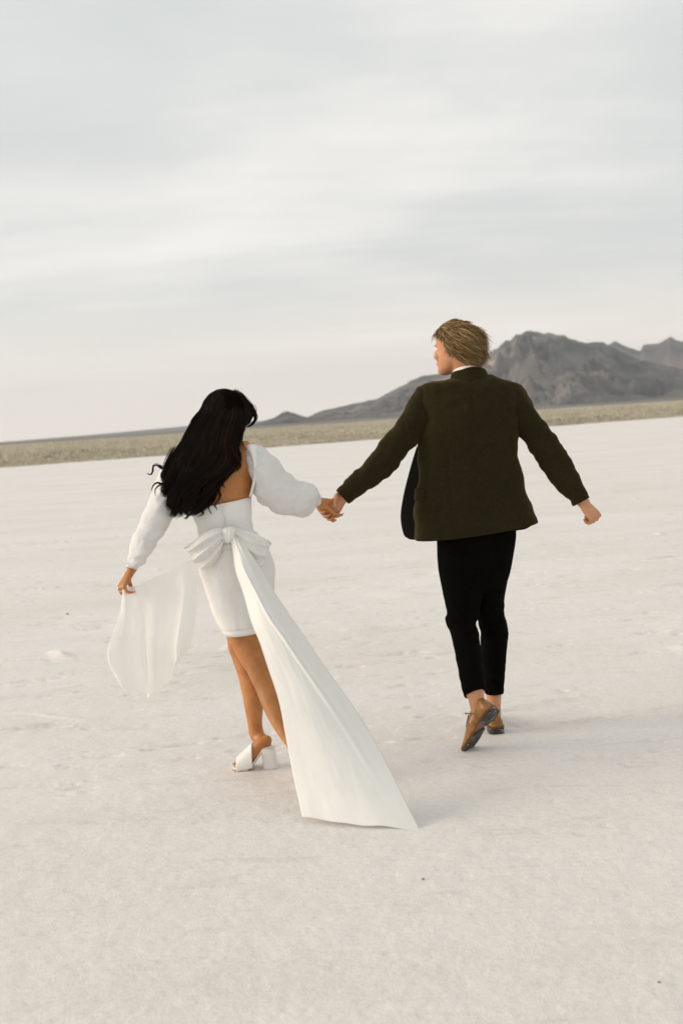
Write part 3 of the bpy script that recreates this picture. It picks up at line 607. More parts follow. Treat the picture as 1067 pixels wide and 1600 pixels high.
# short wind-blown hair
def q_(x, y, z): return HC+(np.cross(HF, HU)*x+HF*y+HU*z)*HK
sM = np.cross(HF, HU)
def short_hair():
    n = 8000; cand = RNG.normal(size=(n*4, 3)); cand /= np.linalg.norm(cand, axis=1)[:, None]
    # local (side, forward, up) directions kept where hair grows
    sd, fo, upv = cand.T
    keep = (upv > 0.05+0.85*np.clip(fo, 0, 1)) | ((fo < -0.25) & (upv > -0.80)) | ((fo < 0.14) & (upv > -0.20))
    cand = cand[keep][:n]; n = len(cand)
    ax = np.array([.0745, .0985, .094]); cen = np.array([0, -.006, .022])
    loc = cen+cand*ax*1.0
    B = np.stack([sM, HF, HU], 0)
    m = 9; paths = np.zeros((n, m, 3)); p = loc.copy(); paths[:, 0] = p
    wind = np.array([[1.0, -0.25, -0.10]])@B.T                       # world wind in head axes
    wind = wind[0]
    Ln = (0.055+0.06*RNG.random(n))*np.where(cand[:, 1] < -.2, 1.3, .8)
    cl = fbm(cand*3.2, 3, 5); cl2 = fbm(cand*3.2+20, 3, 9); 
    for j in range(1, m):
        nn = (p-cen)/ax**2; nn /= np.linalg.norm(nn, axis=1)[:, None]
        fl = 0.85*wind[None]+np.array([0, -.35, -.8])+np.stack([cl*.7, cl2*.7, cl*.4], 1)+RNG.normal(size=(n, 3))*.10
        fl = fl-nn*np.sum(fl*nn, 1)[:, None]; fl /= np.linalg.norm(fl, axis=1)[:, None]+1e-6
        lift = 0.34 if j < 3 else (0.02+0.20*(RNG.random((n, 1)) > .6))
        lift = lift+0.85*np.clip((nn@wind)[:, None], 0, 1)**1.5*(j > 3)*RNG.random((n, 1))+0.25*(cl2[:, None] > .1)*(j > 4)
        st = fl+nn*lift; st /= np.linalg.norm(st, axis=1)[:, None]; p = p+st*(Ln[:, None]/(m-1))
        d_ = (p-cen)/ax; rr = np.linalg.norm(d_, axis=1); lo = 1.07+0.10*(j/m)*(1+cl*2.2); p = np.where((rr < lo)[:, None], cen+d_/rr[:, None]*lo[:, None]*ax, p)
        paths[:, j] = p
    return HC+(paths@B)*HK
hp = short_hair()
# loose ends lifted by the wind at the back and nape
bk_ = hp[(hp[:, 0]-HC)@HF < -.03][:900].copy(); tt_ = np.linspace(0, 1, bk_.shape[1])[None, :, None]
wd_ = np.array([1, -.25, -.28])*(.006+.012*RNG.random((len(bk_), 1, 1)))+RNG.normal(size=(len(bk_), 1, 3))*.005
bk_ += tt_**1.6*wd_; hp = np.concatenate([hp, bk_])
hairo = strands('hair', hp, 0.0006+0.0008*RNG.random(len(hp)), MHairM, man, tip=.12, root_r=.8)
g = Geo(); B = np.stack([sM, HF, HU], 0)
th = np.linspace(0, 2*math.pi, 40, endpoint=False); rings = []
for ph in np.linspace(0.02, 2.3, 24):
    sd, fo = np.sin(ph)*np.cos(th), np.sin(ph)*np.sin(th); upv = np.full_like(th, math.cos(ph))
    lim = np.where(fo > 0, 0.10+0.62*fo, 0.10+0.85*fo); upv2 = np.maximum(upv, lim)
    sc2 = np.sqrt(np.maximum(1-upv2**2, 0))/np.maximum(np.hypot(sd, fo), 1e-6)
    loc = np.stack([sd*sc2*.0785, fo*sc2*.1035-.006, upv2*.099+.022], 1); rings.append(HC+(loc@B)*HK)
g.rings(np.array(rings)); V, F = g.get(); mesh_obj('hair_underlayer', V, F, MHairMd, man, hairo)

# shirt collar
c0 = P(732, 588, 4.985); rings = []
sc_rings = []
for dz, rx, ry in ((-.035, .070, .072), (-.01, .066, .068), (.012, .062, .064), (.022, .060, .062), (.021, .064, .066), (.006, .067, .069), (-.015, .070, .070)):
    th = np.linspace(0, 2*math.pi, 40, endpoint=False); tilt = 0.10
    sc_rings.append(np.stack([c0[0]-.006+rx*np.cos(th), c0[1]+ry*np.sin(th), c0[2]+dz-0.022*np.sin(th)-.02*np.cos(th)*0+0*tilt], 1))
g = Geo(); g.rings(np.array(sc_rings), False, False); V, F = g.get(); o = mesh_obj('shirt_collar', V, F, MShirt, man); solid(o, .0015)

# jacket
jk = empty_part('jacket', man)
def fold_j(co):
    v = P(733, 700, 4.985); x = co[:, 0]-v[0]; z = co[:, 2]
    zz = z-P(733, 843, 5.0)[2]
    lo = np.clip(1-zz/.32, 0, 1)
    d = 0.012*lo*fbm(co*np.array([16, 6, 2.2])+3, 3, 11)                                  # drape towards the hem
    dg = 0.013*fbm(np.stack([x*5+z*7, z*9-x*6, co[:, 1]*4], 1), 3, 14)                   # pulls across the back
    bl = 0.007*np.exp(-((np.abs(x)-.15)/.03)**2)*fbm(np.stack([x*20, z*3, z*0], 1), 2, 19)
    bk = co[:, 1] < 5.0; xs_ = x-0.010-0.10*(0.30-zz)*0; sm = lambda x0, w: np.exp(-((x-x0)/w)**2)
    se_ = -0.0035*sm(.012, .006)*bk*1.8-0.003*sm(-.105-.02*(.3-zz), .005)*bk*(zz < .42)-0.003*sm(.135+.03*(.3-zz), .005)*bk*(zz < .42)
    ya = -0.006*np.exp(-((zz-.50-.25*np.abs(x))/.02)**2)*bk*np.clip(np.abs(x)/.1, 0, 1)
    return d+dg+bl+se_+ya
Rj = span_rings(J, 150, 180, power=2.35)
g = Geo(); g.rings(Rj, False, False); V, F = g.get()
Vj = V.copy()
jbody = mesh_obj('jacket_body', V, F, MTweed, man, jk); recalc(jbody); displace(jbody, fold_j); solid(jbody, .003, -1)
def fold_s(co):
    return 0.009*fbm(co*np.array([13, 10, 20]), 3, 23)+0.007*fbm(np.stack([co[:, 0]*30+co[:, 2]*10, co[:, 1]*14, co[:, 2]*26-co[:, 0]*12], 1), 2, 29)
eL, eR = P(612, 705, 4.955), P(850, 697, 4.95)
def crease(co):
    out_ = 0
    for e_, ax_ in ((eL, nrm(P(525, 777, 4.93)-eL)), (eR, nrm(P(907, 785, 4.885)-eR))):
        d_ = co-e_; w_ = np.exp(-(np.sum(d_**2, 1)/.10**2)); out_ = out_+w_*.003*np.sin((d_@ax_)*135+3.5*fbm(co*9, 2, 3)+d_[:, 2]*25)
    return out_
for nm, secs, lab in (('sleeve', LA, None), ('sleeve', RA, None)):
    rr = span_rings(secs, 60, 36, power=2.1); g = Geo(); g.rings(rr, True, False); V, F = g.get(); o = mesh_obj(nm, V, F, MTweed, man, jk); recalc(o); displace(o, lambda co: fold_s(co)+crease(co)); solid(o, .003, -1)
    # shirt cuff peeping out and sleeve buttons
    e0, e1 = rr[-1], rr[-2]; dirn = nrm(e0.mean(0)-e1.mean(0)); c = e0.mean(0)
    g = Geo(); g.rings(np.array([c+(e0-c)*.80-dirn*.02, c+(e0-c)*.80-dirn*.004, c+(e0-c)*.74-dirn*.004, c+(e0-c)*.74-dirn*.02]), False, False); V, F = g.get(); mesh_obj('shirt_cuff', V, F, MShirt, man, jk)
    for k in range(0 if secs is LA else 3):
        j = 27+0; pb = rr[-2-k*3][j]; nb = nrm(pb-rr[-2-k*3].mean(0)); g = Geo(); a1 = nrm(np.cross(nb, dirn)); ellipsoid(g, pb+nb*.004, [a1*.0065, dirn*.0065, nb*.003], 12, 8); V, F = g.get(); mesh_obj('button', V, F, MButton, man, jk)
# jacket collar: a band round the neck folding down over the back
rows = []
for (off, ro, dz) in ((0, .062, .004), (.3, .067, .010), (.6, .074, -.004), (1, .088, -.052)):
    row = []
    for a in np.linspace(R(-205), R(25), 28):
        row.append((c0[0]+.002+ro*math.cos(a)*1.06, c0[1]+ro*math.sin(a), c0[2]-.004+dz-.030*math.sin(a)*0.6+ (0.012 if math.sin(a) < 0 else -0.03*math.sin(a))))
    rows.append(row)
o = sheet('collar', rows, 12, 56, MTweed, man, jk, thick=.0035, world=True)
# centre back seam and side seams as fine raised ridges lying on the cloth
def seam(frac, i0, i1):
    m_ = Rj.shape[1]; j = int(round(frac*m_)) % m_
    pts = Rj[i0:i1, j]; return pts
# open front panel swinging out to the left with dark lining
fp = [[(662, 690, 4.99), (656, 692, 5.02), (650, 700, 5.06), (651, 705, 5.10)],
      [(662, 730, 4.99), (655, 727, 5.02), (640, 735, 5.10), (641, 745, 5.16)],
      [(662, 770, 4.99), (653, 769, 5.03), (631, 775, 5.14), (632, 778, 5.20)],
      [(660, 810, 4.995), (650, 810, 5.03), (627, 808, 5.16), (628, 808, 5.22)],
      [(660, 836, 5.0), (648, 839, 5.03), (631, 835, 5.14), (632, 830, 5.20)],
      [(660, 842, 5.0), (648, 843.5, 5.03), (638, 842, 5.12), (640, 838, 5.17)]]
o = sheet('front_panel', fp, 50, 24, MLining, man, jk, thick=0, fn=lambda u, v, A: .004*fbm(A*12, 2, 3)[..., None]*np.array([0, 1, 0]))
md = o.modifiers.new('t', 'SOLIDIFY'); md.thickness = .004; md.offset = -1
# the same on the right, mostly hidden: underside seen below the hem
fr = [[(800, 720, 4.99), (806, 718, 5.04), (808, 720, 5.10)], [(806, 765, 4.99), (814, 763, 5.06), (816, 765, 5.12)], [(808, 800, 5.0), (820, 797, 5.08), (828, 798, 5.14)], [(806, 829, 5.04), (822, 826, 5.09), (838, 815, 5.14)]]
o = sheet('front_panel', fr, 30, 14, MLining, man, jk, thick=.003)
# pocket flap on the left side
cj_ = Rj[118:127].mean(1, keepdims=True); pfr = cj_+(Rj[118:127]-cj_)*1.035
rows = [[tuple(pfr[a][b]) for b in range(92, 108, 3)] for a in range(0, 9, 2)]
sheet('pocket_flap', rows, 8, 14, MTweed, man, jk, thick=.004, world=True)

# trousers
g = Geo(); g.rings(span_rings(PEL, 24, 40)); g.rings(span_rings(LL, 60, 32)); g.rings(span_rings(RL, 60, 32))
def fold_t(co):
    kz = P(720, 975, 4.99)[2]; w_ = np.exp(-((co[:, 2]-kz)/.11)**2)
    return 0.008*w_*fbm(co*np.array([9, 9, 30]), 3, 33)+0.005*fbm(co*np.array([9, 9, 6]), 3, 35)+0.004*np.clip(1-(co[:, 2]-.28)/.2, 0, 1)*fbm(co*np.array([8, 8, 26]), 2, 37)
remesh('trousers', g, 0.0055, MTrouser, man, 2, fold_t)
# shoes
oxford(man, LH, LT, UPL, 'lifted tan leather shoe showing its worn dark sole')
oxford(man, RH-np.array([0, 0, .002]), RT, np.array([0, 0, 1.0]), 'tan leather shoe planted on the salt')
# ================================================================== THE WOMAN
base = G(412, 1208); base[2] = 0
wom = empty('person', base, 'barefaced-away woman', 'person')
wom['label'] = 'woman with long dark wavy hair in short white dress with big bow and white heels'
HC = P(351, 654, 4.76); yaw = R(-52); HU = nrm([0.16, -0.02, 1]); HF = nrm([-math.sin(yaw), math.cos(yaw), -0.30]); HK = 0.92
T = [(322, 700, 388, 688, 4.75, .055), (296, 712, 398, 699, 4.75, .066), (277, 728, 402, 712, 4.75, .078), (281, 752, 401, 735, 4.75, .084), (294, 775, 398, 764, 4.75, .084), (303, 800, 395, 790, 4.75, .080),
     (311, 834, 396, 826, 4.75, .076), (308, 862, 417, 852, 4.75, .092), (311, 892, 428, 880, 4.75, .098), (320, 930, 430, 915, 4.755, .092), (332, 965, 430, 950, 4.76, .085)]
RLg = [(350, 940, 420, 930, 4.74, .075), (355, 975, 418, 966, 4.73, .068), (358, 996, 417, 990, 4.725, .060), (364, 1013, 418, 1006, 4.715, .054), (375, 1034, 423, 1027, 4.70, .050), (389, 1056, 431, 1050, 4.67, .051), (400.5, 1080, 440, 1074, 4.64, .050), (411, 1108, 446, 1101, 4.59, .043), (427, 1137, 455, 1129, 4.54, .033), (446, 1164, 465, 1157, 4.49, .025), (458, 1184, 478, 1178, 4.46, .023)]
LLg = [(340, 950, 400, 944, 4.79, .070), (350, 980, 402, 975, 4.80, .062), (355, 1000, 402, 996, 4.81, .056), (356.5, 1013, 402, 1009, 4.81, .052), (363, 1031, 403, 1027, 4.80, .047), (372, 1057, 408, 1053, 4.785, .047), (378, 1082, 412, 1078, 4.775, .045), (383, 1108, 411.5, 1105, 4.765, .038), (387, 1133, 410, 1131, 4.755, .030), (389, 1148, 413, 1145, 4.75, .029), (394, 1158, 415, 1156, 4.752, .024)]
RAw = [(376, 705, 398, 745, 4.745, .048), (392, 702, 400, 750, 4.745, .046), (413, 716, 409, 752, 4.75, .040), (433, 738, 423, 768, 4.76, .035), (452, 753, 443, 782, 4.78, .031), (472, 762, 467, 788, 4.81, .026), (488, 768, 485, 788, 4.835, .021), (496, 773, 492, 789, 4.845, .019)]
LAw = [(278, 735, 306, 760, 4.745, .045), (256, 755, 290, 772, 4.735, .042), (243, 785, 272, 796, 4.71, .037), (229, 812, 257, 822, 4.69, .034), (217, 838, 245, 848, 4.67, .031), (212, 862, 226, 868, 4.652, .018), (204.5, 879, 211, 882, 4.64, .012)]
g = Geo(); HF, HU, sW = head_geo(g, HC, HF, HU, HK, .97)
g.rings(tube_rings([P(352, 712, 4.755), P(352, 698, 4.755), P(353, 682, 4.755), HC+HU*-.03-HF*.02], [.058, .049, .047, .046], 20, n=14))
g.rings(span_rings(shrink(T[:3], .97, .97)+shrink(T[3:], .94, .92), 44, 32)); g.rings(span_rings(RLg, 40, 24)); g.rings(span_rings(LLg, 40, 24))
g.rings(span_rings(RAw, 26, 18)); g.rings(span_rings(LAw, 26, 18))
# the left foot in its mule, the right one just leaving the ground behind the sash
LT2, LHl = G(371, 1202), G(427, 1212); LT2[2] = .022; LHl = P(418, 1163, 4.70)
def foot(g, ank, heel, ball, toe):
    g.rings(tube_rings([ank, heel*.45+ank*.55, heel*.8+ank*.2], [.030, .029, .027], 16, n=10))
    g.rings(tube_rings([heel+np.array([0, 0, .018]), heel*.7+ball*.3+np.array([0, 0, .024]), heel*.3+ball*.7+np.array([0, 0, .020]), ball+np.array([0, 0, .014]), toe*.5+ball*.5+np.array([0, 0, .012])], [.022, .028, .030, .027, .016], 18, n=18))
    d = nrm(toe-ball); s = nrm(np.cross(d, [0, 0, 1]))
    for i, o in enumerate((-.026, -.012, .001, .013, .024)):
        a = ball*.6+toe*.4+s*o+np.array([0, 0, .011]); g.rings(tube_rings([a, a+d*(.040-.004*i)*.6, a+d*(.040-.004*i)], [.008, .0075, .006], 10))
bL = LT2+ (LHl-LT2)*np.array([.36, .36, .12]); bL[2] = .030
foot(g, P(402, 1150, 4.75), LHl, bL, LT2)
LHr = P(477, 1196, 4.44); bR = LHr+np.array([.02, .10, -.070]); tR = LHr+np.array([.03, .165, -.080]); tR[2] = max(tR[2], .03); bR[2] = max(bR[2], .035)
foot(g, P(468, 1180, 4.46), LHr, bR, tR)
WL = P(205, 893, 4.632); WR = P(496, 781, 4.848)
g.rings(tube_rings([P(207, 884, 4.637), WL], [.0165, .0185], 14)); g.rings(tube_rings([P(487, 777, 4.84), WR], [.021, .020], 14))
tW1 = hand_geo(g, WL, P(192, 914, 4.60)-WL, (.74, .50, -.1), .168, -1, kcurl=((1.0, 1.1, .6), (1.15, 1.1, .6), (1.2, 1.1, .6), (1.0, .8, .4)), thumb=(.9, .6), wr=.0215, ts=.5)
tW2 = hand_geo(g, WR, P(515, 806, 4.89)-WR, (.45, .5, -.3), .172, 1, kcurl=((.25, .4, .3), (.25, .4, .3), (.3, .5, .3), (.35, .5, .3)), thumb=(.5, .5), wr=.0215, ts=.35)
remesh('body', g, 0.0038, MSkinW, wom, 3, lambda co: .0022*fbm(co*np.array([16, 16, 7]), 3, 81)*(co[:, 2] < .75))
eyes(HC, HF, HU, sW, HK, wom, MEye, MIrisB)
for tips in (tW1, tW2):
    for p, d_, up_, r_ in tips:
        g = Geo(); ellipsoid(g, p+d_*.005-up_*(-r_*.5), [d_*.0105, nrm(np.cross(d_, up_))*.0052, up_*.0022], 10, 7); V, F = g.get(); mesh_obj('fingernail', V, F, MNail, wom)

# a plain ring on the left hand
rp = WL+nrm(P(192, 914, 4.60)-WL)*.086; g = Geo(); rr_ = tube_rings([rp+np.array([.011*math.cos(a), .004, .011*math.sin(a)]) for a in np.linspace(0, 6.2, 16)], np.full(16, .0016), 6); g.rings(rr_); V, F = g.get(); mesh_obj('ring', V, F, MSilver, wom)
# dress: bodice and skirt in one shell, open low back
dress = empty_part('dress', wom)
D_ = [(299, 795, 392.5, 776, 4.75, .086), (303, 812, 394, 797, 4.75, .083), (311, 836, 395.5, 826, 4.75, .080), (308, 860, 416, 851, 4.75, .097), (311, 890, 428.5, 878, 4.75, .104), (316, 910, 429.5, 899, 4.75, .103), (321, 929, 429.5, 918, 4.752, .101), (332, 957, 430, 944, 4.755, .112), (343, 977, 430, 963, 4.755, .122), (353.5, 991, 430, 977, 4.755, .126)]
rr = span_rings(D_, 110, 100, power=2.15)
th = np.linspace(0, 2*math.pi, 100, endpoint=False); fr = np.clip(np.sin(th), 0, 1)
for i in range(22): rr[i, :, 2] += fr*0.16*(1-i/22.0)
g = Geo(); g.rings(rr, False, False); V, F = g.get(); db = mesh_obj('dress_body', V, F, MDress, wom, dress); recalc(db)
zw = P(350, 835, 4.75)[2]; zh = P(390, 985, 4.76)[2]
def fold_d(co):
    lo = np.clip((zw-co[:, 2])/.3, 0, 1); hi = np.exp(-((co[:, 2]-zw-.02)/.07)**2)
    return .010*lo*fbm(co*np.array([14, 8, 5])+4, 3, 41)+.008*hi*fbm(co*np.array([10, 8, 34]), 3, 43)+.003*fbm(np.stack([co[:, 0]*8+co[:, 2]*9, co[:, 2]*12-co[:, 0]*9, co[:, 1]*5], 1), 3, 47)
displace(db, fold_d); solid(db, .002, -1)
# hem band and neckline binding
def band(nm, ring0, ring1, grow, parent_, mt, thick=.0015):
    c0_, c1_ = ring0.mean(0), ring1.mean(0); A = np.array([c0_+(ring0-c0_)*grow, (c0_+c1_)/2+((ring0+ring1)/2-(c0_+c1_)/2)*grow, c1_+(ring1-c1_)*grow])
    g = Geo(); g.rings(A, False, False); V, F = g.get(); o = mesh_obj(nm, V, F, mt, wom, parent_); solid(o, thick, 0); return o
band('hem', rr[-9], rr[-1], 1.018, dress, MDress); band('neckline', rr[0], rr[1], 1.008, dress, MDress)
# zip down the middle of the back
j = int(100*.76); zp = [rr[i, j]+np.array([0, -.003, 0]) for i in range(0, 34)]
g = Geo(); g.rings(tube_rings(zp, np.full(34, .0026), 8)); V, F = g.get(); mesh_obj('zip', V, F, MDress, wom, dress)
zp2 = [p+np.array([.008, .0, 0]) for p in zp]; g = Geo(); g.rings(tube_rings(zp2, np.full(34, .0014), 6)); V, F = g.get(); mesh_obj('zip', V, F, MDress, wom, dress)
# side of the bodice rising to the shoulder beside the bare back
st = [[(384, 697, 4.705), (391, 694, 4.70), (402, 696, 4.72), (408, 704, 4.76)], [(394, 716, 4.675), (397, 714, 4.672), (404, 718, 4.70), (410, 724, 4.75)], [(397, 738, 4.668), (399.5, 738, 4.668), (404, 742, 4.70), (406, 748, 4.75)],
      [(394, 757, 4.67), (396, 757, 4.672), (398, 759, 4.70), (397, 764, 4.75)], [(389.5, 776, 4.675), (391.5, 776, 4.68), (392.5, 779, 4.71), (391, 783, 4.75)]]
sheet('bodice_side', st, 40, 14, MDress, wom, dress, thick=.003)
st = [[(292, 706, 4.70), (286, 708, 4.70), (276, 716, 4.73)], [(284, 735, 4.672), (279, 737, 4.675), (272, 742, 4.72)], [(293, 768, 4.67), (288, 769, 4.672), (284, 772, 4.72)], [(303, 796, 4.675), (299, 796, 4.68), (298, 798, 4.72)]]
sheet('bodice_side', st, 40, 12, MDress, wom, dress, thick=.003)
# full sleeves gathered into the wrists
SR = [(384, 700, 392, 742, 4.745, .052), (397, 693, 396, 757, 4.745, .068), (412, 697, 400, 777, 4.75, .082), (430, 713, 416, 790, 4.755, .086), (446, 731, 434, 800, 4.77, .084), (461, 746, 451, 806, 4.785, .076), (475, 755, 467, 807, 4.80, .066), (486, 759, 481, 802, 4.815, .052), (491, 764, 488, 794, 4.825, .036), (493, 769, 491, 790, 4.83, .026), (497, 772, 494, 789, 4.84, .024)]
SL = [(270, 722, 306, 756, 4.745, .055), (252, 735, 298, 768, 4.74, .062), (240, 768, 287, 786, 4.72, .064), (229, 797, 272, 808, 4.705, .062), (217, 820, 261, 828, 4.69, .060), (207.5, 840, 250, 846, 4.675, .058), (201.5, 860, 238, 864, 4.66, .052), (198, 874, 226, 879, 4.65, .042), (197, 882, 217, 887, 4.64, .030), (197.5, 886, 214, 890, 4.637, .025)]
def gathers(rings, n_, amp, fr_=(15, 23)):
    N_, m_, _ = rings.shape; th = np.linspace(0, 2*math.pi, m_, endpoint=False); out_ = rings.copy()
    for i in range(N_):
        s = i/(N_-1); e = max(math.exp(-(s/.16)**2)*.8, math.exp(-((1-s)/.20)**2)); c = rings[i].mean(0)
        k_ = 1+amp*e*(np.sin(th*fr_[0]+2*s)*.6+np.sin(th*fr_[1]-3*s+1)*.4); out_[i] = c+(rings[i]-c)*k_[:, None]
    return out_
def fold_sl(co): return .012*fbm(co*np.array([9, 9, 9]), 3, 51)+.010*fbm(np.stack([co[:, 0]*14+co[:, 2]*14, co[:, 2]*34-co[:, 0]*12, co[:, 1]*12], 1), 3, 53)
for secs, amp in ((SR, .10), (SL, .07)):
    r_ = gathers(span_rings(secs, 90, 96, power=2.0), 90, amp); g = Geo(); g.rings(r_, True, False); V, F = g.get(); o = mesh_obj('sleeve', V, F, MSleeve, wom, dress); recalc(o); displace(o, fold_sl); solid(o, .0015, -1)
    e0, e1 = r_[-1], r_[-3]; dirn = nrm(e0.mean(0)-e1.mean(0)); c = e0.mean(0)
    g = Geo(); g.rings(np.array([c+(e0-c)*1.03-dirn*.012, c+(e0-c)*1.05-dirn*.006, c+(e0-c)*1.03+dirn*.003]), False, False); V, F = g.get(); o = mesh_obj('cuff', V, F, MSleeve, wom, dress); solid(o, .002, 0)

# bow at the waist: knot, two loops, two tails
bow = empty_part('bow', wom)
def loop_geo(secs, pleats, amp):
    r_ = span_rings(secs, 70, 150, power=1.6, depth_dir=(0, 1, 0)); N_, m_, _ = r_.shape; th = np.linspace(0, 2*math.pi, m_, endpoint=False)
    for i in range(N_):
        s = i/(N_-1); c = r_[i].mean(0); u = nrm(r_[i, 0]-r_[i, m_//2]); w_ = (r_[i]-c)@u; W = abs(w_).max()
        q_t = (w_/W)*pleats/6.28+.35+.12*np.sin(s*3); saw = np.abs((q_t % 1)*2-1)**.7*2-1; q_u = (w_/W)*pleats/6.28*1.7+.1+.2*s; saw2 = np.abs((q_u % 1)*2-1)*2-1
        r_[i, :, 1] += (amp*(0.45+0.8*math.sin(s*math.pi*.8))*saw+amp*.5*saw2*s)
        r_[i, :, 2] += .006*s*np.sin(w_/W*4+s*3)
    return r_
Lp = [(353, 827, 352, 845, 4.652, .012), (346, 825, 349, 850, 4.645, .016), (335, 826, 345, 864, 4.636, .020), (318, 833, 336, 878, 4.628, .024), (303, 843, 328, 886, 4.625, .022), (293, 850, 321, 891, 4.628, .017), (287, 854, 317, 891, 4.632, .010)]
Rp = [(362, 827, 362, 847, 4.650, .012), (369, 825, 365, 853, 4.645, .016), (382, 828, 373, 868, 4.636, .021), (398, 833, 384, 882, 4.628, .026), (413, 840, 397, 890, 4.625, .025), (420, 843, 406, 888, 4.628, .018), (424, 847, 412, 885, 4.632, .010)]
for s_ in (Lp, Rp):
    g = Geo(); g.rings(loop_geo(s_, 10, .0095), True, False); V, F = g.get(); o = mesh_obj('bow_loop', V, F, MSash, wom, bow); recalc(o); solid(o, .0015, 0)
kr = span_rings([(350, 826, 367, 823.5, 4.648, .006), (347.5, 829, 369, 826, 4.640, .017), (348, 836, 368.5, 834, 4.636, .019), (348, 843, 369, 841, 4.638, .018), (350.5, 848, 367, 846, 4.648, .008)], 24, 60)
thk = np.linspace(0, 2*math.pi, 60, endpoint=False)
for i in range(24): c = kr[i].mean(0); kr[i] = c+(kr[i]-c)*(1+.06*np.sin(thk*9+i*.12))[:, None]
g = Geo(); g.rings(kr); V, F = g.get(); mesh_obj('bow_knot', V, F, MSash, wom, bow)
band('waistband', rr[27], rr[36], 1.03, bow, MSash)
# the long tail flying back towards the viewer
Ltail = [(360, 838, 4.638, 372, 838, 4.638), (364, 862, 4.60, 388, 858, 4.60), (369, 894, 4.56, 408, 888, 4.57), (380, 926, 4.52, 427, 922, 4.53), (393, 972, 4.46, 450, 957, 4.47), (405, 1002, 4.42, 476, 994, 4.43), (417, 1038, 4.38, 507, 1041, 4.39),
         (435.6, 1095, 4.30, 544, 1092, 4.31), (446, 1148, 4.24, 579, 1146, 4.23), (459, 1216, 4.12, 614, 1211, 4.08), (467, 1252, 4.06, 636, 1257, 3.97), (472.5, 1278, 4.02, 657.5, 1299, 3.88)]
def tail_ctrl(T_, m_=9):
    rows = []
    for i, (xl, yl, Yl, xr, yr, Yr) in enumerate(T_):
        s = i/(len(T_)-1); row = []
        for j in range(m_):
            v = j/(m_-1); x = xl+(xr-xl)*v; y = yl+(yr-yl)*v; Yd = Yl+(Yr-Yl)*v
            Yd += -.055*math.sin(math.pi*v)*(1-.55*s)*min(1, s*4+.3)
            # the diagonal crease: right part folded a little back
            vc = .40+.75*(s-.2); 
            if .12 < s < .85: Yd += .045*max(0, v-vc)*(1-abs(s-.45)/.45 if abs(s-.45) < .45 else 0)*2
            row.append((x, y, Yd))
        rows.append(row)
    return rows
def ripple(u, v, A):
    k = .007*fbm(np.stack([v*2.4, u*2.2, u*0], -1), 3, 61)*np.clip(2.2-2*u, 0, 1)+.0022*fbm(np.stack([v*7+u*5, u*7-v*4, u*0], -1), 3, 63)+.006*np.sin(v*22)*np.exp(-u/.10)+.010*np.exp(-((v-(.30+.72*(u-.12)))/.035)**2)*np.clip((u-.1)*8, 0, 1)*np.clip((.85-u)*4, 0, 1)
    # bottom edge lifts and dips lightly
    hemw = np.clip((u-.86)/.14, 0, 1)**2; lift_ = hemw*(.003*np.sin(v*9+1)+.0015*np.sin(v*21))
    return k[..., None]*np.array([.2, -1, .2])+lift_[..., None]*np.array([0, .3, 1.0])
tl_ = sheet('sash_tail', tail_ctrl(Ltail), 190, 70, MSash, wom, bow, thick=.0015, fn=ripple)
# stitched double edge of the tail
b0 = np.array(wom['_base']); tv = np.array([tuple(v.co) for v in tl_.data.vertices]).reshape(190, 70, 3)+b0
for line in (tv[12:, 1], tv[12:, 68], tv[187, 1:69], tv[183, 2:68]):
    g = Geo(); g.rings(tube_rings(line, np.full(len(line), .0011), 6)); V, F = g.get(); mesh_obj('stitching', V, F, MSash, wom, tl_)
# the other tail: swagged to her left hand and hanging from it
rows = []
top = [(193, 906, 4.590), (198, 916, 4.585), (214, 915, 4.60), (236, 905, 4.61), (262, 893, 4.62), (288, 880, 4.63), (308, 872, 4.635)]
mid1 = [(186, 962, 4.56), (203, 968, 4.55), (222, 955, 4.60), (245, 945, 4.63), (268, 938, 4.62), (290, 925, 4.60), (310, 908, 4.62)]
mid2 = [(168, 1020, 4.54), (196, 1030, 4.52), (225, 1022, 4.58), (242, 1012, 4.61), (262, 1010, 4.58), (284, 985, 4.55), (306, 962, 4.60)]
mid3 = [(180, 1056, 4.53), (204, 1064, 4.51), (229, 1062, 4.57), (244, 1058, 4.60), (262, 1046, 4.57), (284, 1020, 4.55), (301, 995, 4.60)]
bot = [(199, 1084, 4.52), (213, 1090, 4.505), (230, 1088, 4.56), (245, 1078, 4.59), (260, 1064, 4.57), (278, 1042, 4.55), (296, 1012, 4.60)]
sheet('sash_tail', [top, mid1, mid2, mid3, bot], 90, 90, MSashSheer, wom, bow, thick=0, fn=lambda u, v, A: (.012*fbm(np.stack([v*8, u*2, u*0], -1), 3, 65))[..., None]*np.array([0, -1, 0])+((.15+.85*u)*np.sin(v*math.pi)**.7)[..., None]*np.stack([-.026*np.sin(v*15.5+.6*u), -.026*np.cos(v*15.5+.6*u), -.016*np.cos(v*13)*u], -1))

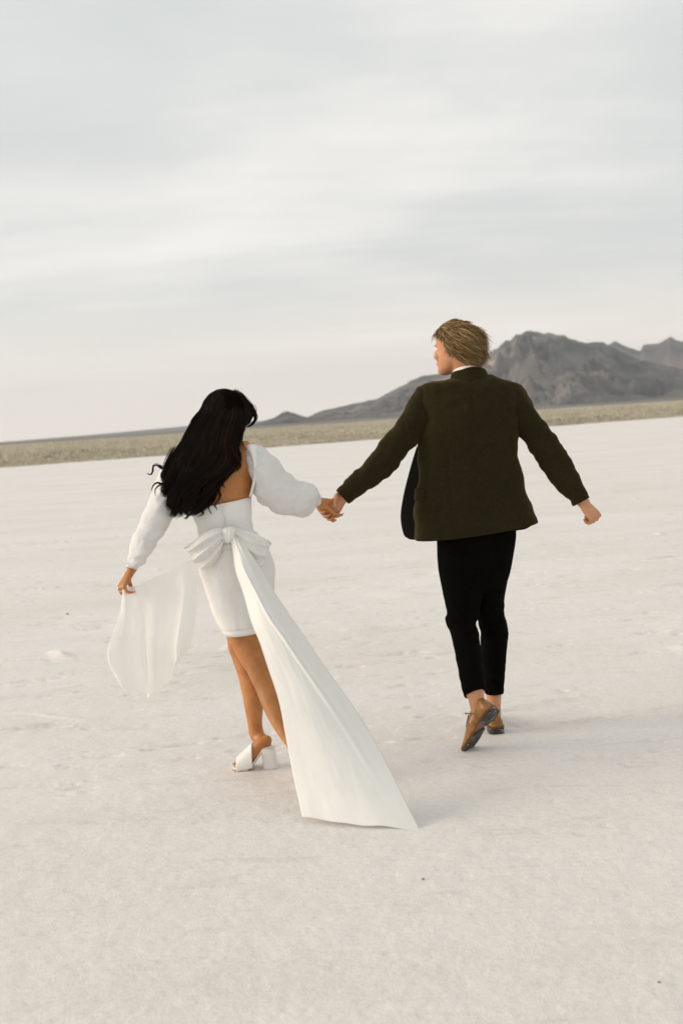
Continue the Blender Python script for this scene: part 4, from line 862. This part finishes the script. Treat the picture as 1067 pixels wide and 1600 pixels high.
# mules
def mule(heelp, ballp, toep, label):
    e = empty_part('heeled_mule', wom, label); f_ = toep-heelp; f_[2] = 0; f_ = nrm(f_); s = np.cross(f_, [0, 0, 1]); z = np.array([0, 0, 1.0])
    path = [heelp-f_*.016+z*-.002, heelp+f_*.01+z*-.006, heelp*.75+ballp*.25+z*.006, heelp*.45+ballp*.55+z*-.006, ballp-z*.012, toep-z*.004, toep+f_*.016-z*.002]
    path = [np.array([p[0], p[1], max(p[2], .010)]) for p in path]
    hw = [.020, .027, .026, .029, .038, .034, .018]; A = catmull(np.hstack([np.array(path), np.array(hw)[:, None]]), 36)
    def slab(nm, z0, z1, mt, gr=0):
        rr_ = [np.array([a[:3]-s*(a[3]+gr)+z*z0, a[:3]-s*(a[3]+gr)+z*z1, a[:3]+s*(a[3]+gr)+z*z1, a[:3]+s*(a[3]+gr)+z*z0]) for a in A]
        g = Geo(); g.rings(np.array(rr_)); V, F = g.get(); mesh_obj(nm, V, F, mt, wom, e, smooth=False)
    slab('insole', -.004, .004, MWhiteL); slab('sole', -.0095, -.0045, MSoleTan, -.001)
    hb = heelp-f_*.006; rr_ = []
    zt = heelp[2]-.012; zb = max(zt-.105, .001) if heelp[2] < .15 else zt-.1
    for zz_, k_, sh in ((zt+.004, 1.0, 0), (zt-.02, .98, -.002), ((zt+zb)/2, .95, -.004), (zb+.004, 1.04, -.008), (zb, 1.04, -.008)):
        c = np.array([hb[0], hb[1], zz_])+f_*(sh+.006); a_, b_ = .029*k_, .030*k_
        pts_ = []
        for q0 in np.linspace(0, 2*math.pi, 24, endpoint=False):
            cx, cy = math.cos(q0), math.sin(q0); pts_.append(c+s*a_*np.sign(cx)*abs(cx)**.4+f_*b_*np.sign(cy)*abs(cy)**.4)
        rr_.append(np.array(pts_))
    g = Geo(); g.rings(np.array(rr_)); V, F = g.get(); mesh_obj('block_heel', V, F, MWhiteL, wom, e)
    c1 = ballp*.74+heelp*.26; c2 = ballp*.02+toep*.98; rows = []
    for t_ in np.linspace(0, 1, 5):
        c = c1*(1-t_)+c2*t_; h = .074*(1-t_)+.040*t_; w_ = .044-.006*t_; row = []
        for a in np.linspace(-.12*math.pi, 1.12*math.pi, 13): row.append(tuple(c+s*w_*math.cos(a)+z*(h*max(math.sin(a), -.3)-.004)))
        rows.append(row)
    sheet('strap', rows, 20, 40, MWhiteL, wom, e, thick=.003, world=True)
mule(LHl-np.array([0, 0, .006]), bL-np.array([0, 0, .008]), LT2-np.array([0, 0, .006]), 'white block heeled mule planted on the salt')
mule(LHr-np.array([0, 0, .006]), bR-np.array([0, 0, .008]), tR-np.array([0, 0, .006]), None)

# long wavy hair
Hs = [(322, 628, 383, 620, 4.74, .055), (309, 646, 390, 644, 4.735, .075), (297, 670, 379, 668, 4.72, .072), (285, 692, 371, 692, 4.695, .064), (273, 712, 370, 712, 4.675, .060), (263, 730, 366, 730, 4.66, .055), (260, 750, 347, 748, 4.655, .050), (264, 772, 335, 766, 4.655, .042), (271, 792, 325, 785, 4.655, .034), (276, 808, 310, 803, 4.655, .024)]
hr = span_rings([(335, 614, 366, 611, 4.75, .03)]+Hs, 60, 48, rnd=False)
g = Geo(); c_ = hr.mean(1, keepdims=True); ins = c_+(hr-c_)*np.array([1, 1, 1])*np.linspace(.93, .80, 60)[:, None, None]
g.rings(ins[:54]); ellipsoid(g, HC+HU*.022-HF*.010, [sW*.074*HK*1.06, HF*.096*HK*1.0, HU*.098*HK*.97], 30, 18)
V, F = g.get(); hbase = mesh_obj('hair', V, F, MHairWd, wom)
A = np.array([np.concatenate([P(s[0], s[1], s[4]), P(s[2], s[3], s[4]), [s[5]]]) for s in Hs])
def hair_paths(n, m=34, smax=1.0, seed=1, rlo=.82, rhi=1.02, wave=.008, t0=0.0):
    rg = np.random.default_rng(seed); th = rg.random(n)*2*math.pi; r0 = rlo+(rhi-rlo)*rg.random(n); end = smax*(.80+.20*rg.random(n)**.6)
    top = HC+HU*.115*HK+HF*.0
    S = t0+(end-t0)[:, None]*np.linspace(0, 1, m)[None] if np.ndim(t0) == 0 else None
    AA_ = catmull(A, 200); I = np.clip(S*199, 0, 199); i0 = np.clip(I.astype(int), 0, 198); f = (I-i0)[..., None]
    Q = AA_[i0]*(1-f)+AA_[i0+1]*f; L, Rr, b = Q[..., :3], Q[..., 3:6], Q[..., 6]
    C = (L+Rr)/2; U = (Rr-L)/2
    drift = .45*fbm(np.stack([th*1.3, S[:, 0]+3, th*0], -1), 2, seed)[:, None]*S+.10*np.sin(S*9+th[:, None]*2)
    th2 = th[:, None]+drift
    r_ = r0[:, None]*(1-.06*S)
    p = C+np.cos(th2)[..., None]*U*r_[..., None]+(np.sin(th2)*b*r_)[..., None]*np.array([0, 1, 0])
    # the crown: all strands fan out of the parting
    k = np.clip(1-S/.16, 0, 1)[..., None]**1.6
    crown = HC+HU*.022*HK-HF*.01; cr = p-crown; p0 = top+(p-top)*.25
    blend = p*(1-k)+p0*k
    v_ = blend-crown; bx = np.stack([v_@sW/(.074*HK*1.13), v_@HF/(.096*HK*1.10), v_@HU/(.098*HK*1.09)], -1); ln = np.linalg.norm(bx, axis=-1, keepdims=True)
    blend = np.where((ln < 1) & (S[..., None] < .35), crown+v_/np.maximum(ln, .2), blend)
    cl = np.floor(th*9+3*fbm(np.stack([th*2, th*0, th*0], -1), 1, 3)); ph = _h(cl.astype(np.int64), 3*np.ones(n, np.int64), np.ones(n, np.int64), 5)*6.28
    am = wave*np.clip((S-.25)/.5, 0, 1)
    wv = np.stack([np.sin(S*17+ph[:, None])*am, np.cos(S*17+ph[:, None])*am*1.1, .4*np.sin(S*17+ph[:, None]+1)*am], -1)
    fine = RNG.normal(size=(n, 1, 3))*.0016+np.stack([fbm(np.stack([S*6+th[:, None]*40, S*0+q0, S*0], -1), 2, 7+q0) for q0 in range(3)], -1)*.004*S[..., None]
    return blend+wv+fine
hp = np.concatenate([hair_paths(5600, seed=3, wave=.017), hair_paths(900, seed=4, rlo=.95, rhi=1.06, wave=.022), hair_paths(420, seed=14, rlo=1.0, rhi=1.12, wave=.026)])
# crown cap: short lengths radiating from the parting
ncr = 1500; a_ = RNG.random(ncr)*6.283; ss = np.linspace(0, 1, 34)[None]; r0_ = RNG.random(ncr)[:, None]*.3; ph_ = r0_+(1.45-r0_*.3)*ss; a2_ = a_[:, None]+.25*np.sin(ss*3+a_[:, None]*3)
lf = 1.10+.03*RNG.random(ncr)[:, None]
cr_ = (HC+HU*.022*HK-HF*.01)+((np.sin(ph_)*np.cos(a2_)*lf)[..., None]*sW*.074*HK+(np.sin(ph_)*np.sin(a2_)*lf)[..., None]*HF*.096*HK+(np.cos(ph_)*lf)[..., None]*HU*.098*HK)
hp = np.concatenate([hp, cr_])
strands('hair_strands', hp, .0007+.0009*RNG.random(len(hp)), MHairW, wom, hbase, tip=.1)
# loose locks: curls thrown out on the left, wisps by the face and at the tips
def lock(pts, n, spread, r_, seed):
    rg = np.random.default_rng(seed); c = catmull(np.array([P(*p) for p in pts]), 26); s = np.linspace(0, 1, 26)
    off = rg.normal(size=(n, 1, 3))*spread*(1-.75*s[None, :, None])+np.array([0, 0, 0]); sl = rg.random((n, 1, 1))*.0
    ph = rg.random((n, 1))*6.28; w_ = np.stack([np.sin(s*8+ph), np.cos(s*8+ph), np.sin(s*6+ph)], -1)*spread*.5
    return c[None]+off+w_+sl, r_*(.6+.5*rg.random(n))
locks = []
spec = [([(275, 735, 4.66), (262, 733, 4.64), (253, 731, 4.63), (246, 726, 4.62), (240, 728, 4.61), (239, 736, 4.60), (236, 741, 4.60), (230, 740, 4.60)], 26, .0035, .0011),
        ([(280, 728, 4.65), (266, 734, 4.62), (255, 732, 4.61), (251, 727, 4.60), (248, 729, 4.60)], 14, .003, .001),
        ([(285, 745, 4.66), (268, 748, 4.63), (258, 756, 4.61), (246, 754, 4.60), (240, 758, 4.60), (236, 767, 4.60)], 16, .003, .001),
        ([(285, 755, 4.66), (266, 760, 4.63), (252, 757, 4.61), (243, 764, 4.60), (243, 775, 4.60)], 12, .0025, .0009),
        ([(272, 700, 4.68), (262, 720, 4.64), (256, 738, 4.63), (262, 755, 4.63), (256, 768, 4.62)], 22, .004, .0011),
        ([(280, 765, 4.66), (266, 775, 4.63), (262, 788, 4.62), (270, 796, 4.62), (268, 806, 4.62)], 18, .004, .001),
        ([(330, 765, 4.65), (335, 780, 4.64), (326, 792, 4.63), (331, 804, 4.63)], 14, .003, .0009),
        ([(318, 775, 4.65), (312, 792, 4.64), (318, 802, 4.63), (308, 808, 4.63)], 14, .004, .0009),
        ([(296, 780, 4.65), (290, 796, 4.64), (294, 806, 4.63), (287, 811, 4.63)], 20, .005, .001),
        ([(345, 720, 4.64), (352, 738, 4.635), (346, 752, 4.635), (352, 762, 4.635)], 20, .005, .001),
        ([(360, 700, 4.64), (370, 716, 4.635), (376, 728, 4.64), (368, 738, 4.64)], 20, .004, .001),
        ([(352, 735, 4.64), (342, 762, 4.635), (344, 776, 4.635), (336, 788, 4.63), (340, 797, 4.63)], 16, .004, .0009),
        ([(380, 622, 4.76), (392, 636, 4.77), (399, 650, 4.79), (398, 658, 4.80), (392, 664, 4.80), (386, 667, 4.80)], 70, .0045, .0012),
        ([(374, 616, 4.76), (386, 630, 4.76), (393, 645, 4.78), (391, 656, 4.80), (385, 664, 4.80)], 70, .006, .0012),
        ([(366, 612, 4.74), (380, 624, 4.72), (386, 645, 4.71), (380, 668, 4.70), (376, 690, 4.68)], 90, .007, .0012),
        ([(388, 628, 4.76), (397, 634, 4.77), (400, 642, 4.78), (399, 650, 4.78)], 5, .003, .0006),
        ([(375, 660, 4.70), (378, 680, 4.68), (380, 696, 4.66), (383, 706, 4.66)], 10, .003, .0007)]
for i, (p_, n_, s_, r_) in enumerate(spec):
    a_, b_ = lock(p_, n_, s_, r_, i+10); strands('loose_lock', a_, b_, MHairW, wom, hbase, tip=.08)
